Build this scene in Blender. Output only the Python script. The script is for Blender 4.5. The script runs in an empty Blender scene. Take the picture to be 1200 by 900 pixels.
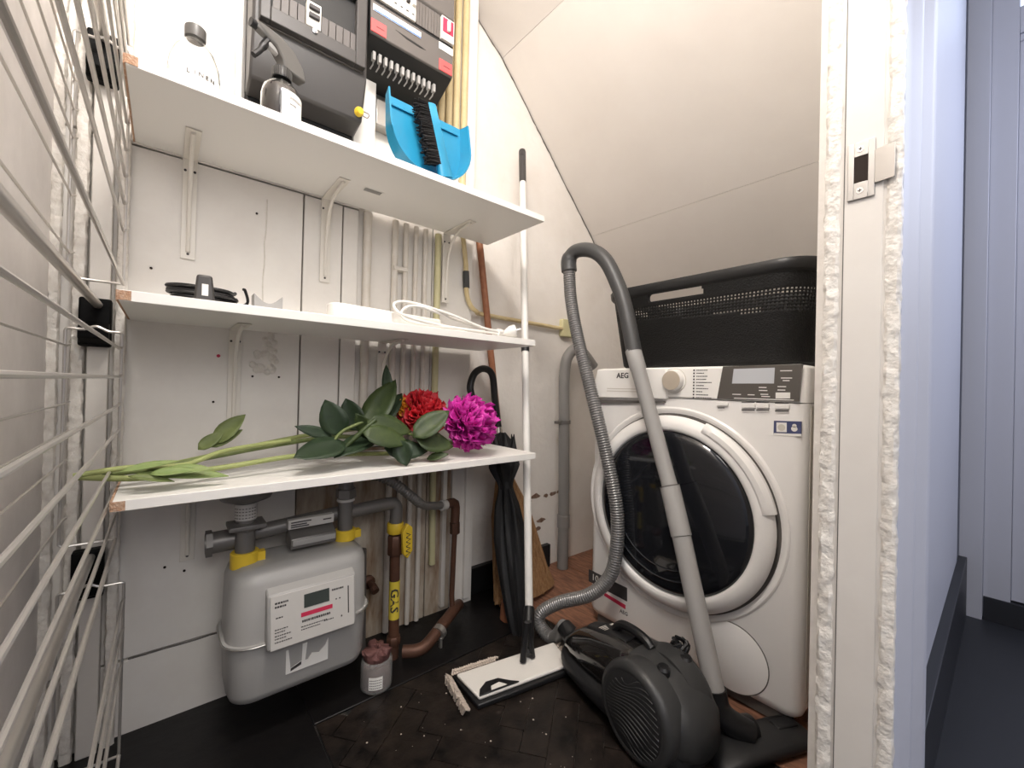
import bpy, math, random
from mathutils import Vector, Matrix, noise
rnd = random.Random(7)
scn = bpy.context.scene
COL = scn.collection

# ---------------------------------------------------------------- camera, world, lights, exposure
cam_d = bpy.data.cameras.new('camera'); cam = bpy.data.objects.new('camera', cam_d); COL.objects.link(cam)
cam_d.sensor_width = 36; cam_d.lens = 488 / 1200 * 36; cam_d.clip_start = 0.02
AX = [(0.7679704186894389, -0.6400389283986493, 0.023908286268082432), (0.02227775071363037, -0.010612405250079905, -0.999695492976711), (0.6400977564724855, 0.7682691891447403, 0.006108614390678361)]
CH = 0.8
cam.matrix_world = Matrix(((AX[0][0], -AX[1][0], -AX[2][0], 0), (AX[0][1], -AX[1][1], -AX[2][1], 0),
                           (AX[0][2], -AX[1][2], -AX[2][2], CH), (0, 0, 0, 1)))
scn.camera = cam
w = bpy.data.worlds.new('world'); scn.world = w; w.use_nodes = True
w.node_tree.nodes['Background'].inputs[0].default_value = (0.75, 0.82, 1, 1)
w.node_tree.nodes['Background'].inputs[1].default_value = 0.25

def area(name, loc, target, size, power, col, sy=None):
    d = bpy.data.lights.new(name, 'AREA'); d.energy = power; d.color = col; d.size = size
    if sy: d.shape = 'RECTANGLE'; d.size_y = sy
    o = bpy.data.objects.new(name, d); COL.objects.link(o); o.location = loc
    o.rotation_euler = (Vector(target) - Vector(loc)).to_track_quat('-Z', 'Y').to_euler()
    return o
def point(name, loc, power, col, r):
    d = bpy.data.lights.new(name, 'POINT'); d.energy = power; d.color = col; d.shadow_soft_size = r
    o = bpy.data.objects.new(name, d); COL.objects.link(o); o.location = loc; return o
point('closet_bulb_light', (0.15, 0.30, 2.08), 29, (1, 0.94, 0.87), 0.12)
area('hall_ceiling_light', (0.0, -0.5, 2.3), (0.5, 0.9, 0.7), 0.7, 6, (1, 0.96, 0.91))
area('hall_fill_light', (0.12, -1.2, 1.65), (0.6, 0.9, 0.8), 1.0, 13, (1, 0.965, 0.93))  # unseen fill added behind the camera to brighten and flatten the closet
area('hall_daylight', (2.2, -0.75, 1.7), (1.2, -0.2, 1.2), 0.5, 12, (0.72, 0.79, 1), 1.2)
vs = scn.view_settings
vs.view_transform = 'Standard'; vs.look = 'None'; vs.gamma = 1; vs.exposure = 0.62
try: vs.use_curve_mapping = False
except Exception: pass

# ---------------------------------------------------------------- materials
def mat(name, col, rough=0.5, metal=0.0, bump=0.0, scale=40.0, var=0.0, col2=None, vscale=6.0, trans=0.0, ior=1.45, coat=0.0, emit=None, stretch=None, detail=4, spec=None, alpha=None):
    m = bpy.data.materials.new(name); m.use_nodes = True; nt = m.node_tree; b = nt.nodes['Principled BSDF']
    b.inputs['Base Color'].default_value = (*col, 1); b.inputs['Roughness'].default_value = rough
    b.inputs['Metallic'].default_value = metal; b.inputs['IOR'].default_value = ior
    b.inputs['Transmission Weight'].default_value = trans; b.inputs['Coat Weight'].default_value = coat
    if spec is not None: b.inputs['Specular IOR Level'].default_value = spec
    if alpha is not None: b.inputs['Alpha'].default_value = alpha
    if emit: b.inputs['Emission Color'].default_value = (*emit[0], 1); b.inputs['Emission Strength'].default_value = emit[1]
    src = None
    if bump or col2:
        tc = nt.nodes.new('ShaderNodeNewGeometry'); src = tc.outputs['Position']
        if stretch:
            mp = nt.nodes.new('ShaderNodeMapping'); mp.inputs['Scale'].default_value = stretch
            nt.links.new(src, mp.inputs[0]); src = mp.outputs[0]
    if col2:
        n = nt.nodes.new('ShaderNodeTexNoise'); n.inputs['Scale'].default_value = vscale; n.inputs['Detail'].default_value = detail; n.inputs['Roughness'].default_value = 0.65
        nt.links.new(src, n.inputs['Vector'])
        r = nt.nodes.new('ShaderNodeValToRGB'); r.color_ramp.elements[0].position = 0.5 - var; r.color_ramp.elements[1].position = 0.5 + (1 - var) * 0.25
        r.color_ramp.elements[0].color = (*col2, 1); r.color_ramp.elements[1].color = (*col, 1)
        nt.links.new(n.outputs[0], r.inputs[0]); nt.links.new(r.outputs[0], b.inputs['Base Color'])
    if bump:
        n = nt.nodes.new('ShaderNodeTexNoise'); n.inputs['Scale'].default_value = scale; n.inputs['Detail'].default_value = 5
        nt.links.new(src, n.inputs['Vector'])
        bp = nt.nodes.new('ShaderNodeBump'); bp.inputs['Strength'].default_value = bump; bp.inputs['Distance'].default_value = 0.004
        nt.links.new(n.outputs[0], bp.inputs['Height']); nt.links.new(bp.outputs[0], b.inputs['Normal'])
    return m
M = {}
M['plaster'] = mat('plaster', (0.84, 0.80, 0.75), 0.75, bump=0.9, scale=24, col2=(0.77, 0.72, 0.66), var=0.22, vscale=5)
M['ceil'] = mat('ceiling_board', (0.76, 0.715, 0.665), 0.65, bump=0.5, scale=16, col2=(0.71, 0.66, 0.61), var=0.25, vscale=2.5)
M['board'] = mat('painted_board', (0.82, 0.79, 0.74), 0.5, bump=0.22, scale=22, col2=(0.76, 0.72, 0.67), var=0.2, vscale=7)
M['grime'] = mat('grimy_board', (0.66, 0.60, 0.50), 0.6, bump=0.4, scale=30, col2=(0.22, 0.13, 0.07), var=0.18, vscale=11, stretch=(1.5, 1, 0.35))
M['rough'] = mat('rough_paint', (0.78, 0.75, 0.69), 0.45, bump=1.0, scale=75, col2=(0.66, 0.61, 0.55), var=0.2, vscale=60)
M['leftwall'] = mat('left_wall_paint', (0.84, 0.80, 0.77), 0.6, bump=0.35, scale=15, col2=(0.74, 0.70, 0.67), var=0.2, vscale=9)
M['jamb'] = mat('jamb_paint', (0.70, 0.665, 0.615), 0.4, bump=0.12, scale=30, col2=(0.66, 0.62, 0.57), var=0.2, vscale=8)
M['hall'] = mat('hall_paint', (0.50, 0.51, 0.57), 0.5, bump=0.1, scale=20)
M['shelf'] = mat('white_laminate', (0.85, 0.83, 0.79), 0.35, bump=0.03, scale=60)
M['chip'] = mat('chipboard', (0.62, 0.46, 0.35), 0.9, bump=0.8, scale=300, col2=(0.45, 0.26, 0.16), var=0.1, vscale=220)
M['bracket'] = mat('bracket_white', (0.78, 0.74, 0.67), 0.35)
M['black_floor'] = mat('black_gloss_floor', (0.004, 0.004, 0.0045), 0.4, bump=0.3, scale=25, col2=(0.008, 0.007, 0.007), var=0.1, vscale=9, spec=0.35)
M['plank'] = mat('black_painted_wood', (0.004, 0.0038, 0.0038), 0.34, bump=0.5, scale=30, col2=(0.03, 0.022, 0.018), var=0.24, vscale=16, spec=0.3)
M['grout'] = mat('dusty_joint', (0.14, 0.12, 0.10), 0.9, bump=0.5, scale=90, col2=(0.012, 0.012, 0.012), var=0.0, vscale=18)
M['rawwood'] = mat('raw_wood', (0.36, 0.17, 0.10), 0.6, bump=0.3, scale=40, col2=(0.14, 0.065, 0.04), var=0.15, vscale=14, stretch=(6, 1, 1))
M['hallfloor'] = mat('hall_floor', (0.022, 0.023, 0.027), 0.45, bump=0.1, scale=10)
M['wire'] = mat('rack_wire', (0.60, 0.57, 0.53), 0.28, metal=0.7)
M['clip'] = mat('black_plastic', (0.003, 0.003, 0.003), 0.6, spec=0.15)
M['black'] = mat('satin_black', (0.011, 0.011, 0.012), 0.4)
M['white'] = mat('appliance_white', (0.90, 0.88, 0.85), 0.3, coat=0.2)
M['white2'] = mat('panel_white', (0.88, 0.86, 0.82), 0.3)
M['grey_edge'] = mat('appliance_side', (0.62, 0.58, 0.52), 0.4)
M['seam'] = mat('seam_shadow', (0.12, 0.11, 0.1), 0.8)
M['doorglass'] = mat('door_glass', (0.012, 0.013, 0.016), 0.06, spec=0.8)
M['glassring'] = mat('door_glass_inner', (0.03, 0.035, 0.042), 0.12, spec=0.9)
M['chrome'] = mat('chrome', (0.72, 0.70, 0.68), 0.15, metal=1)
M['steel'] = mat('brushed_steel', (0.50, 0.48, 0.45), 0.32, metal=0.85)
M['dial'] = mat('dial_silver', (0.62, 0.54, 0.44), 0.35, metal=0.4)
M['disp'] = mat('display_panel', (0.10, 0.09, 0.08), 0.22, coat=0.5)
M['lcd'] = mat('pale_lcd', (0.55, 0.57, 0.60), 0.2)
M['ink'] = mat('dark_print', (0.05, 0.045, 0.045), 0.6)
M['inkw'] = mat('white_print', (0.8, 0.78, 0.74), 0.6)
M['inkred'] = mat('red_print', (0.55, 0.03, 0.08), 0.5)
M['blue_st'] = mat('navy_print', (0.06, 0.07, 0.16), 0.5)
M['basket'] = mat('basket_plastic', (0.008, 0.0078, 0.0075), 0.5, spec=0.3, bump=0.5, scale=260)
M['basketrim'] = mat('basket_rim', (0.018, 0.018, 0.018), 0.38)
M['tube'] = mat('grey_plastic_tube', (0.36, 0.35, 0.335), 0.35)
M['hose'] = mat('hose_plastic', (0.20, 0.195, 0.19), 0.3, metal=0.25)
M['hose2'] = mat('hose_bend', (0.055, 0.055, 0.055), 0.42)
M['vacglossy'] = mat('vacuum_gloss', (0.012, 0.011, 0.011), 0.12, coat=0.6)
M['vacgrey'] = mat('vacuum_grey', (0.034, 0.034, 0.034), 0.42)
M['vacdark'] = mat('vacuum_dark', (0.016, 0.016, 0.017), 0.5)
M['pvc'] = mat('grey_drain_pipe', (0.26, 0.25, 0.24), 0.4)
M['yelpipe'] = mat('yellowed_conduit', (0.70, 0.58, 0.34), 0.45, col2=(0.60, 0.47, 0.25), var=0.2, vscale=20)
M['palepipe'] = mat('pale_yellow_conduit', (0.62, 0.58, 0.34), 0.45)
M['whitepipe'] = mat('painted_pipe', (0.74, 0.70, 0.64), 0.45, bump=0.2, scale=50, col2=(0.66, 0.60, 0.52), var=0.2, vscale=15)
M['boxgrey'] = mat('meter_box_grey', (0.055, 0.051, 0.049), 0.42)
M['boxgrey2'] = mat('meter_box_mid', (0.12, 0.108, 0.10), 0.45)
M['boxblack'] = mat('meter_box_black', (0.012, 0.012, 0.012), 0.5)
M['blank'] = mat('blank_strip', (0.11, 0.10, 0.095), 0.5)
M['breaker'] = mat('breaker_white', (0.75, 0.72, 0.66), 0.4)
M['redlab'] = mat('red_label', (0.80, 0.10, 0.10), 0.5)
M['whitelab'] = mat('white_label', (0.82, 0.80, 0.76), 0.5)
M['bluelab'] = mat('blue_label', (0.10, 0.22, 0.6), 0.5)
M['yellow'] = mat('yellow_plastic', (0.75, 0.52, 0.04), 0.4)
M['bluepl'] = mat('blue_plastic', (0.02, 0.25, 0.43), 0.32)
M['bristle'] = mat('black_bristle', (0.015, 0.014, 0.014), 0.7)
M['glass'] = mat('clear_glass', (0.97, 0.98, 0.97), 0.02, trans=1, ior=1.42)
M['capgrey'] = mat('grey_cap', (0.11, 0.105, 0.098), 0.35)
M['amber'] = mat('dark_liquid', (0.022, 0.015, 0.013), 0.5, spec=0.2)
M['strip'] = mat('socket_strip_white', (0.84, 0.81, 0.76), 0.35)
M['stem'] = mat('flower_stem', (0.18, 0.22, 0.07), 0.55, col2=(0.10, 0.13, 0.04), var=0.2, vscale=25)
M['palestem'] = mat('pale_stem', (0.36, 0.40, 0.15), 0.55, col2=(0.27, 0.31, 0.11), var=0.2, vscale=30)
M['leaf'] = mat('leaf_green', (0.028, 0.052, 0.022), 0.5, col2=(0.014, 0.028, 0.012), var=0.2, vscale=30)
M['leaf2'] = mat('leaf_mid', (0.060, 0.088, 0.025), 0.5, col2=(0.024, 0.042, 0.013), var=0.2, vscale=30)
M['leaf3'] = mat('leaf_pale', (0.26, 0.32, 0.12), 0.55, col2=(0.20, 0.28, 0.09), var=0.2, vscale=40)
M['magenta'] = mat('magenta_petal', (0.68, 0.035, 0.40), 0.5, col2=(0.42, 0.015, 0.24), var=0.2, vscale=30)
M['red'] = mat('red_petal', (0.62, 0.02, 0.03), 0.55, col2=(0.38, 0.01, 0.02), var=0.2, vscale=40)
M['orange'] = mat('orange_petal', (0.8, 0.34, 0.03), 0.55)
M['meter'] = mat('gas_meter_grey', (0.37, 0.36, 0.345), 0.4, bump=0.03, scale=80)
M['plate'] = mat('meter_plate', (0.55, 0.53, 0.50), 0.4)
M['lcdoff'] = mat('meter_lcd', (0.05, 0.06, 0.055), 0.15)
M['fitting'] = mat('grey_fitting', (0.19, 0.18, 0.17), 0.38, metal=0.4)
M['copper'] = mat('dull_copper', (0.13, 0.06, 0.038), 0.5, metal=0.4, col2=(0.09, 0.045, 0.03), var=0.2, vscale=25)
M['brownpipe'] = mat('brown_gas_pipe', (0.12, 0.055, 0.03), 0.5, col2=(0.07, 0.03, 0.02), var=0.2, vscale=25)
M['yelltape'] = mat('yellow_tape', (0.70, 0.55, 0.06), 0.5)
M['broomwood'] = mat('broom_handle_wood', (0.36, 0.15, 0.075), 0.5, bump=0.2, scale=80, col2=(0.26, 0.10, 0.05), var=0.2, vscale=40)
M['straw'] = mat('broom_straw', (0.42, 0.25, 0.12), 0.8, bump=0.8, scale=120, col2=(0.24, 0.12, 0.05), var=0.15, vscale=60, stretch=(3, 3, 0.3))
M['poleWhite'] = mat('white_pole', (0.80, 0.78, 0.74), 0.35)
M['cloth'] = mat('umbrella_cloth', (0.010, 0.010, 0.011), 0.65)
M['mopwhite'] = mat('mop_plate', (0.78, 0.75, 0.70), 0.4)
M['yarn'] = mat('mop_yarn', (0.55, 0.47, 0.40), 0.9, bump=1, scale=150)
M['dark'] = mat('dark_inside', (0.02, 0.012, 0.008), 0.9)
M['teal'] = mat('dark_joiner', (0.06, 0.06, 0.06), 0.6)
M['window'] = mat('lit_frosted_glass', (0.7, 0.78, 0.9), 0.4, emit=((0.66, 0.78, 1.0), 1.2))
M['jarglass'] = mat('jar_glass', (0.9, 0.88, 0.86), 0.08, trans=0.85, ior=1.4)
M['jarstuff'] = mat('jar_content', (0.13, 0.055, 0.05), 0.7, bump=1, scale=80)
M['terracotta'] = mat('terracotta', (0.26, 0.10, 0.05), 0.7)

# ---------------------------------------------------------------- mesh helpers
def basis(axis):
    a = Vector(axis).normalized()
    h = Vector((0, 0, 1)) if abs(a.z) < 0.9 else Vector((1, 0, 0))
    u = a.cross(h).normalized(); return u, u.cross(a).normalized() * -1, a
class MB:
    def __init__(s): s.v = []; s.f = []
    def add(s, vs_, fs):
        n = len(s.v); s.v += [Vector(p) for p in vs_]; s.f += [tuple(i + n for i in f) for f in fs]; return s
    def box(s, x0, x1, y0, y1, z0, z1, m=None):
        p = [Vector((x, y, z)) for z in (z0, z1) for x, y in ((x0, y0), (x1, y0), (x1, y1), (x0, y1))]
        if m is not None: p = [m @ q for q in p]
        return s.add(p, [(3, 2, 1, 0), (4, 5, 6, 7), (0, 1, 5, 4), (1, 2, 6, 5), (2, 3, 7, 6), (3, 0, 4, 7)])
    def ring_loft(s, rings, caps=True, closed=False):
        n = len(rings[0]); vs_ = [p for r in rings for p in r]; fs = []
        m = len(rings)
        for i in range(m if closed else m - 1):
            j = (i + 1) % m
            for k in range(n):
                l = (k + 1) % n; fs.append((i * n + k, i * n + l, j * n + l, j * n + k))
        if caps and not closed: fs += [tuple(reversed(range(n))), tuple(range((m - 1) * n, m * n))]
        return s.add(vs_, fs)
    def tube(s, pts, r, n=10, closed=False):
        P = [Vector(p) for p in pts]; rs = r if isinstance(r, (list, tuple)) else [r] * len(P)
        rings = []; t0 = None; u = None
        for i, p in enumerate(P):
            a = P[i - 1] if (i or closed) else p; b = P[(i + 1) % len(P)] if (i < len(P) - 1 or closed) else p
            t = (b - a).normalized() if (b - a).length > 1e-9 else (t0 or Vector((0, 0, 1)))
            if u is None: u = basis(t)[0]
            else:
                u = u - t * u.dot(t); u = u.normalized() if u.length > 1e-6 else basis(t)[0]
            w_ = t.cross(u); t0 = t
            rings.append([p + (u * math.cos(2 * math.pi * k / n) + w_ * math.sin(2 * math.pi * k / n)) * rs[i] for k in range(n)])
        return s.ring_loft(rings, True, closed)
    def lathe(s, prof, c, axis=(0, 0, 1), n=32, caps=True):
        u, v, a = basis(axis); c = Vector(c)
        return s.ring_loft([[c + a * h + (u * math.cos(2 * math.pi * k / n) + v * math.sin(2 * math.pi * k / n)) * max(r, 1e-5) for k in range(n)] for r, h in prof], caps)
    def prism(s, poly, a, b, axis='y'):
        # poly in the two other axes (x,z for y; y,z for x; x,y for z)
        def mk(p, t): return {'y': (p[0], t, p[1]), 'x': (t, p[0], p[1]), 'z': (p[0], p[1], t)}[axis]
        n = len(poly)
        vs_ = [mk(p, a) for p in poly] + [mk(p, b) for p in poly]
        fs = [tuple(reversed(range(n))), tuple(range(n, 2 * n))] + [(i, (i + 1) % n, n + (i + 1) % n, n + i) for i in range(n)]
        return s.add(vs_, fs)
    def build(s, name, m, parent=None, bevel=0.0, ang=35, kind=None, loc=None, seg=2, solid=0, label=None):
        root = parent
        while root is not None and root.parent: root = root.parent
        if root is not None: off = root.location.copy()
        elif loc is not None: off = Vector(loc)
        else:
            xs = [p.x for p in s.v]; ys = [p.y for p in s.v]; off = Vector(((min(xs) + max(xs)) / 2, (min(ys) + max(ys)) / 2, min(p.z for p in s.v)))
        me = bpy.data.meshes.new(name); me.from_pydata([p - off for p in s.v], [], s.f); me.validate()
        import bmesh
        bm = bmesh.new(); bm.from_mesh(me); bmesh.ops.recalc_face_normals(bm, faces=bm.faces); bm.to_mesh(me); bm.free()
        for p in me.polygons: p.use_smooth = True
        me.set_sharp_from_angle(angle=math.radians(ang))
        me.materials.append(M[m] if isinstance(m, str) else m)
        o = bpy.data.objects.new(name, me); COL.objects.link(o)
        if parent is not None: o.parent = parent
        else: o.location = off
        if solid:
            q = o.modifiers.new('solid', 'SOLIDIFY'); q.thickness = solid; q.offset = 0
        if bevel:
            q = o.modifiers.new('bevel', 'BEVEL'); q.width = bevel; q.segments = seg; q.limit_method = 'ANGLE'; q.angle_limit = math.radians(40); q.harden_normals = False
        if kind: o['kind'] = kind
        if label: o['label'] = label
        return o
def thing(name, loc, label, cat, group=None):
    o = bpy.data.objects.new(name, None); COL.objects.link(o); o.location = loc; o.empty_display_size = 0.05
    return tag(o, label, cat, group)
def tag(o, label, cat, group=None, kind=None):
    o['label'] = label; o['category'] = cat
    if group: o['group'] = group
    if kind: o['kind'] = kind
    return o
def struct(name, mb, m, bevel=0.0, parent=None, label=None):
    o = mb.build(name, m, parent, bevel)
    if parent is None: o['kind'] = 'structure'
    if label: o['label'] = label
    return o
def dup(o, delta, label=None, parent=None):
    c = o.copy(); COL.objects.link(c)
    if parent is None: c.location = o.location + Vector(delta)
    else: c.parent = parent
    for ch in o.children: dup(ch, (0, 0, 0), None, c)
    if label: c['label'] = label
    return c
def arc(c, r, a0, a1, n, f):
    return [f(c[0] + r * math.cos(math.radians(a0 + (a1 - a0) * i / n)), c[1] + r * math.sin(math.radians(a0 + (a1 - a0) * i / n))) for i in range(n + 1)]
def spline(pts, n=8):
    P = [Vector(p) for p in pts]; out = []
    for i in range(len(P) - 1):
        p0 = P[max(i - 1, 0)]; p1 = P[i]; p2 = P[i + 1]; p3 = P[min(i + 2, len(P) - 1)]
        for k in range(n):
            t = k / n
            out.append(0.5 * ((2 * p1) + (p2 - p0) * t + (2 * p0 - 5 * p1 + 4 * p2 - p3) * t * t + (3 * p1 - p0 - 3 * p2 + p3) * t ** 3))
    return out + [P[-1]]
def rrect(x0, x1, y0, y1, r, n=6):
    out = []
    for cx, cy, a in ((x1 - r, y1 - r, 0), (x0 + r, y1 - r, 90), (x0 + r, y0 + r, 180), (x1 - r, y0 + r, 270)):
        for k in range(n + 1):
            t = math.radians(a + 90 * k / n); out.append((cx + r * math.cos(t), cy + r * math.sin(t)))
    return out
def text(body, name, m, parent, mw, size, depth=0.0004, align='CENTER', label=None, bold=0.0):
    cu = bpy.data.curves.new(name, 'FONT'); cu.body = body; cu.size = size; cu.offset = size * bold; cu.extrude = depth; cu.align_x = align; cu.align_y = 'CENTER'; cu.resolution_u = 2
    t = bpy.data.objects.new('tmp', cu); COL.objects.link(t)
    bpy.context.view_layer.update()
    me = bpy.data.meshes.new_from_object(t.evaluated_get(bpy.context.evaluated_depsgraph_get()))
    COL.objects.unlink(t); bpy.data.objects.remove(t); bpy.data.curves.remove(cu)
    root = parent
    while root.parent: root = root.parent
    me.transform(Matrix.Translation(-root.location) @ mw); me.materials.clear(); me.materials.append(M[m]); me.name = name
    o = bpy.data.objects.new(name, me); COL.objects.link(o); o.parent = parent
    return o
def frame(o, right, up):
    r = Vector(right).normalized(); u = Vector(up); u = (u - r * u.dot(r)).normalized(); n = r.cross(u)
    return Matrix(((r.x, u.x, n.x, o[0]), (r.y, u.y, n.y, o[1]), (r.z, u.z, n.z, o[2]), (0, 0, 0, 1)))

# ================================================================ THE SETTING
# closet: back wall (boarded left half, plaster right half), left wall, sloping stair soffit, front wall with the door jamb
struct('floor', MB().box(-0.9, 2.4, -1.3, 1.45, -0.10, -0.006), 'grout')
fl = bpy.data.objects['floor']
struct('floor_sheet', MB().box(-0.18, 0.285, 0.19, 1.34, -0.006, 0.0), 'black_floor', 0.002, fl)
struct('floor_sheet', MB().box(0.285, 1.03, 1.035, 1.34, -0.006, 0.0), 'black_floor', 0.002, fl)
struct('hall_floor', MB().box(-0.9, 2.4, -1.3, 0.165, -0.006, 0.001), 'hallfloor', 0, fl)
# herringbone blocks painted black, every block its own piece
PL, PW = 0.24, 0.06
def herring():
    out = []
    L, W = PL, PW; c = math.cos(math.radians(38)); s_ = math.sin(math.radians(38))
    for a in range(-30, 31):
        for b in range(-4, 5):
            bx = a * W + b * 2 * L; by = a * W
            for k in (0, 1):
                x0, y0, x1, y1 = (bx, by, bx + L, by + W) if k == 0 else (bx - W, by, bx, by + L)
                q = [(x0, y0), (x1, y0), (x1, y1), (x0, y1)]
                out.append([(x * c - y * s_ + 0.64, x * s_ + y * c + 0.55) for x, y in q])
    return out
def clip_poly(p, x0, x1, y0, y1):
    for (ax_, lim, sg) in ((0, x0, 1), (0, x1, -1), (1, y0, 1), (1, y1, -1)):
        o = []
        for i in range(len(p)):
            a, b = p[i], p[(i + 1) % len(p)]
            da, db = sg * (a[ax_] - lim), sg * (b[ax_] - lim)
            if da >= 0: o.append(a)
            if da * db < 0:
                t = da / (da - db); o.append((a[0] + (b[0] - a[0]) * t, a[1] + (b[1] - a[1]) * t))
        p = o
        if len(p) < 3: return []
    return p
nb = 0
for q in herring():
    cx = sum(p[0] for p in q) / 4; cy = sum(p[1] for p in q) / 4
    q = [(cx + (x - cx) * (1 - 0.0022 / abs(PL)) - math.copysign(0.0005, x - cx), cy + (y - cy) * (1 - 0.0022 / PL) - math.copysign(0.0005, y - cy)) for x, y in q]
    p = clip_poly(q, 0.288, 1.028, 0.17, 1.03)
    if len(p) < 3: continue
    ar = abs(sum(p[i][0] * p[(i + 1) % len(p)][1] - p[(i + 1) % len(p)][0] * p[i][1] for i in range(len(p)))) / 2
    if ar < 0.0006 or nb > 290: continue
    nb += 1
    dz = rnd.uniform(-0.0012, 0.0004)
    MB().prism(p, -0.0058, dz, 'z').build('parquet_block', 'plank', fl)
for k in range(6):
    struct('floorboard', MB().box(1.032 + k * 0.19, 1.218 + k * 0.19, 0.2, 1.34, -0.0055, -0.0005 - 0.001 * (k % 2)), 'rawwood', 0.001, fl)
# back wall: structural core behind, boards and plaster as pieces
wb = struct('wall_back', MB().box(-0.25, 2.2, 1.345, 1.40, -0.05, 2.6), 'plaster')
def wpiece(name, x0, x1, y, z0, z1, m, y2=1.345, bev=0.002): return struct(name, MB().box(x0, x1, y, y2, z0, z1), m, bev, wb)
wpiece('wall_board', -0.20, 0.285, 1.268, 0.168, 1.322, 'board')
wpiece('wall_board', -0.20, 0.285, 1.266, -0.004, 0.164, 'board')
wpiece('wall_board', -0.20, 0.44, 1.268, 1.326, 2.6, 'board')
wpiece('wall_board', 0.289, 0.392, 1.270, 0.50, 1.322, 'board')
wpiece('wall_board', 0.396, 0.44, 1.272, 0.50, 1.322, 'board')
wpiece('wall_board', 0.289, 0.44, 1.274, -0.004, 0.497, 'grime')
wpiece('wall_board', 0.444, 0.70, 1.288, 0.60, 2.6, 'board')
wpiece('wall_board', 0.444, 0.70, 1.288, -0.004, 0.597, 'grime')
wpiece('wall_board', 0.704, 0.87, 1.290, 0.60, 2.6, 'board')
wpiece('wall_board', 0.704, 0.80, 1.288, -0.004, 0.597, 'grime')
wpiece('wall_board', 0.803, 0.895, 1.284, -0.004, 0.597, 'board')
wpiece('plaster_face', 0.872, 2.2, 1.335, -0.004, 2.4, 'plaster', bev=0)
# old round socket scar of filler on the board, and screw holes
pat = MB()
c0 = (0.2031, 1.266, 0.8499)
for k in range(26):
    a = rnd.uniform(0, 6.28); rr = rnd.uniform(0.018, 0.032)
    x, z = c0[0] + rr * math.cos(a), c0[2] + rr * math.sin(a) * 0.9
    pat.lathe([(0.001, -0.0035), (rnd.uniform(0.003, 0.008), -0.0015), (0.009, 0.001)], (x, 1.267, z), (0, 1, 0), 7)
for k in range(12):
    pat.lathe([(0.001, -0.003), (rnd.uniform(0.003, 0.007), -0.001), (0.008, 0.001)], (c0[0] + 0.01 + rnd.uniform(-0.012, 0.015), 1.267, c0[2] + 0.03 + k * 0.006), (0, 1, 0), 7)
pat.build('filler_patch', 'rough', wb, label='lumpy round filler patch')
sc = MB()
for p in [(0.1749, 1.266, 0.8105), (0.2361, 1.266, 0.8103), (0.0931, 1.266, 0.7442), (-0.0304, 1.266, 1.052), (0.0092, 1.266, 0.3567), (0.0457, 1.266, 0.3391), (0.1744, 1.266, 1.236)]:
    sc.lathe([(0.0005, -0.0012), (0.0028, -0.0012), (0.003, 0.002)], (p[0], 1.267, p[2]), (0, 1, 0), 8)
sc.build('screw_hole', 'dark', wb, kind='stuff')
mk = (0.1009, 1.266, 0.859)
MB().lathe([(0.0005, -0.001), (0.004, -0.001), (0.004, 0.002)], (mk[0], 1.267, mk[2]), (0, 1, 0), 10).build('red_mark', 'inkred', wb)
# thin crooked crack with grime above the low board
ck = MB()
pts = [(-0.05 + 0.03 * k, 1.2655, 0.166 + rnd.uniform(-0.0012, 0.0012)) for k in range(7)]
ck.tube(pts, 0.0018, 5); ck.build('board_crack', 'seam', wb)
cv = MB().tube([(0.195 + rnd.uniform(-0.003, 0.003), 1.2675, 1.28 - 0.03 * k) for k in range(12)], 0.0018, 5); cv.build('filler_line', 'rough', wb)
# broken plaster and dark stump of skirting low down on the plaster wall
st = MB()
for p in [(1.1746, 1.334, 0.303), (1.2136, 1.334, 0.3041), (1.2635, 1.334, 0.3187), (1.3266, 1.334, 0.313), (1.37, 1.334, 0.3182), (1.2785, 1.334, 0.1734), (1.2983, 1.334, 0.2073), (1.1326, 1.334, 0.1312), (1.4091, 1.334, 0.3204)]:
    nn = 9; ww = rnd.uniform(0.012, 0.030)
    st.prism([(p[0] + ww * rnd.uniform(.5, 1.2) * math.cos(2 * math.pi * k / nn), p[2] + ww * 0.45 * rnd.uniform(.4, 1.2) * math.sin(2 * math.pi * k / nn)) for k in range(nn)], 1.3335, 1.336, 'y')
    M.setdefault('chipmark', mat('bare_plaster', (0.45, 0.33, 0.25), 0.9, bump=1, scale=90, col2=(0.16, 0.09, 0.06), var=0.1, vscale=60))
st.build('plaster_chip', 'chipmark', wb, label='brown broken plaster patches')
q0 = (1.3194, 1.31, -0.0245)
struct('baseboard_back', MB().box(0.90, 1.34, 1.312, 1.335, 0.0, 0.10), 'black', 0.002)
struct('wall_left', MB().box(-0.25, -0.185, 0.19, 1.345, -0.05, 2.6), 'leftwall')
wl = bpy.data.objects['wall_left']
# corner post beside the shelves: flat post between two beads of rough thick paint
struct('trim_1', MB().box(-0.127, -0.094, 1.235, 1.268, 0, 2.5), 'jamb', 0.002)
def bead(name, cx, cy, r, m='rough', z0=0.0, z1=2.5, parent=None, sq=1.0, seed=0):
    rings = []; n = 14; k = int((z1 - z0) / 0.006)
    for i in range(k + 1):
        z = z0 + (z1 - z0) * i / k; ring = []
        for j in range(n):
            a = 2 * math.pi * j / n
            d = noise.noise(Vector((math.cos(a) * 1.2 + seed, math.sin(a) * 1.2, z * 42))) * 0.22 + noise.noise(Vector((math.cos(a) * 2 + seed, math.sin(a) * 2, z * 120))) * 0.16
            q = 1 / max(abs(math.cos(a)) ** 4 + abs(math.sin(a)) ** 4, 1e-6) ** 0.25
            rr = r * (1 + d) * q
            ring.append((cx + rr * math.cos(a), cy + rr * math.sin(a) * sq, z))
        rings.append(ring)
    return struct(name, MB().ring_loft(rings), m, 0, parent)
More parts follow.
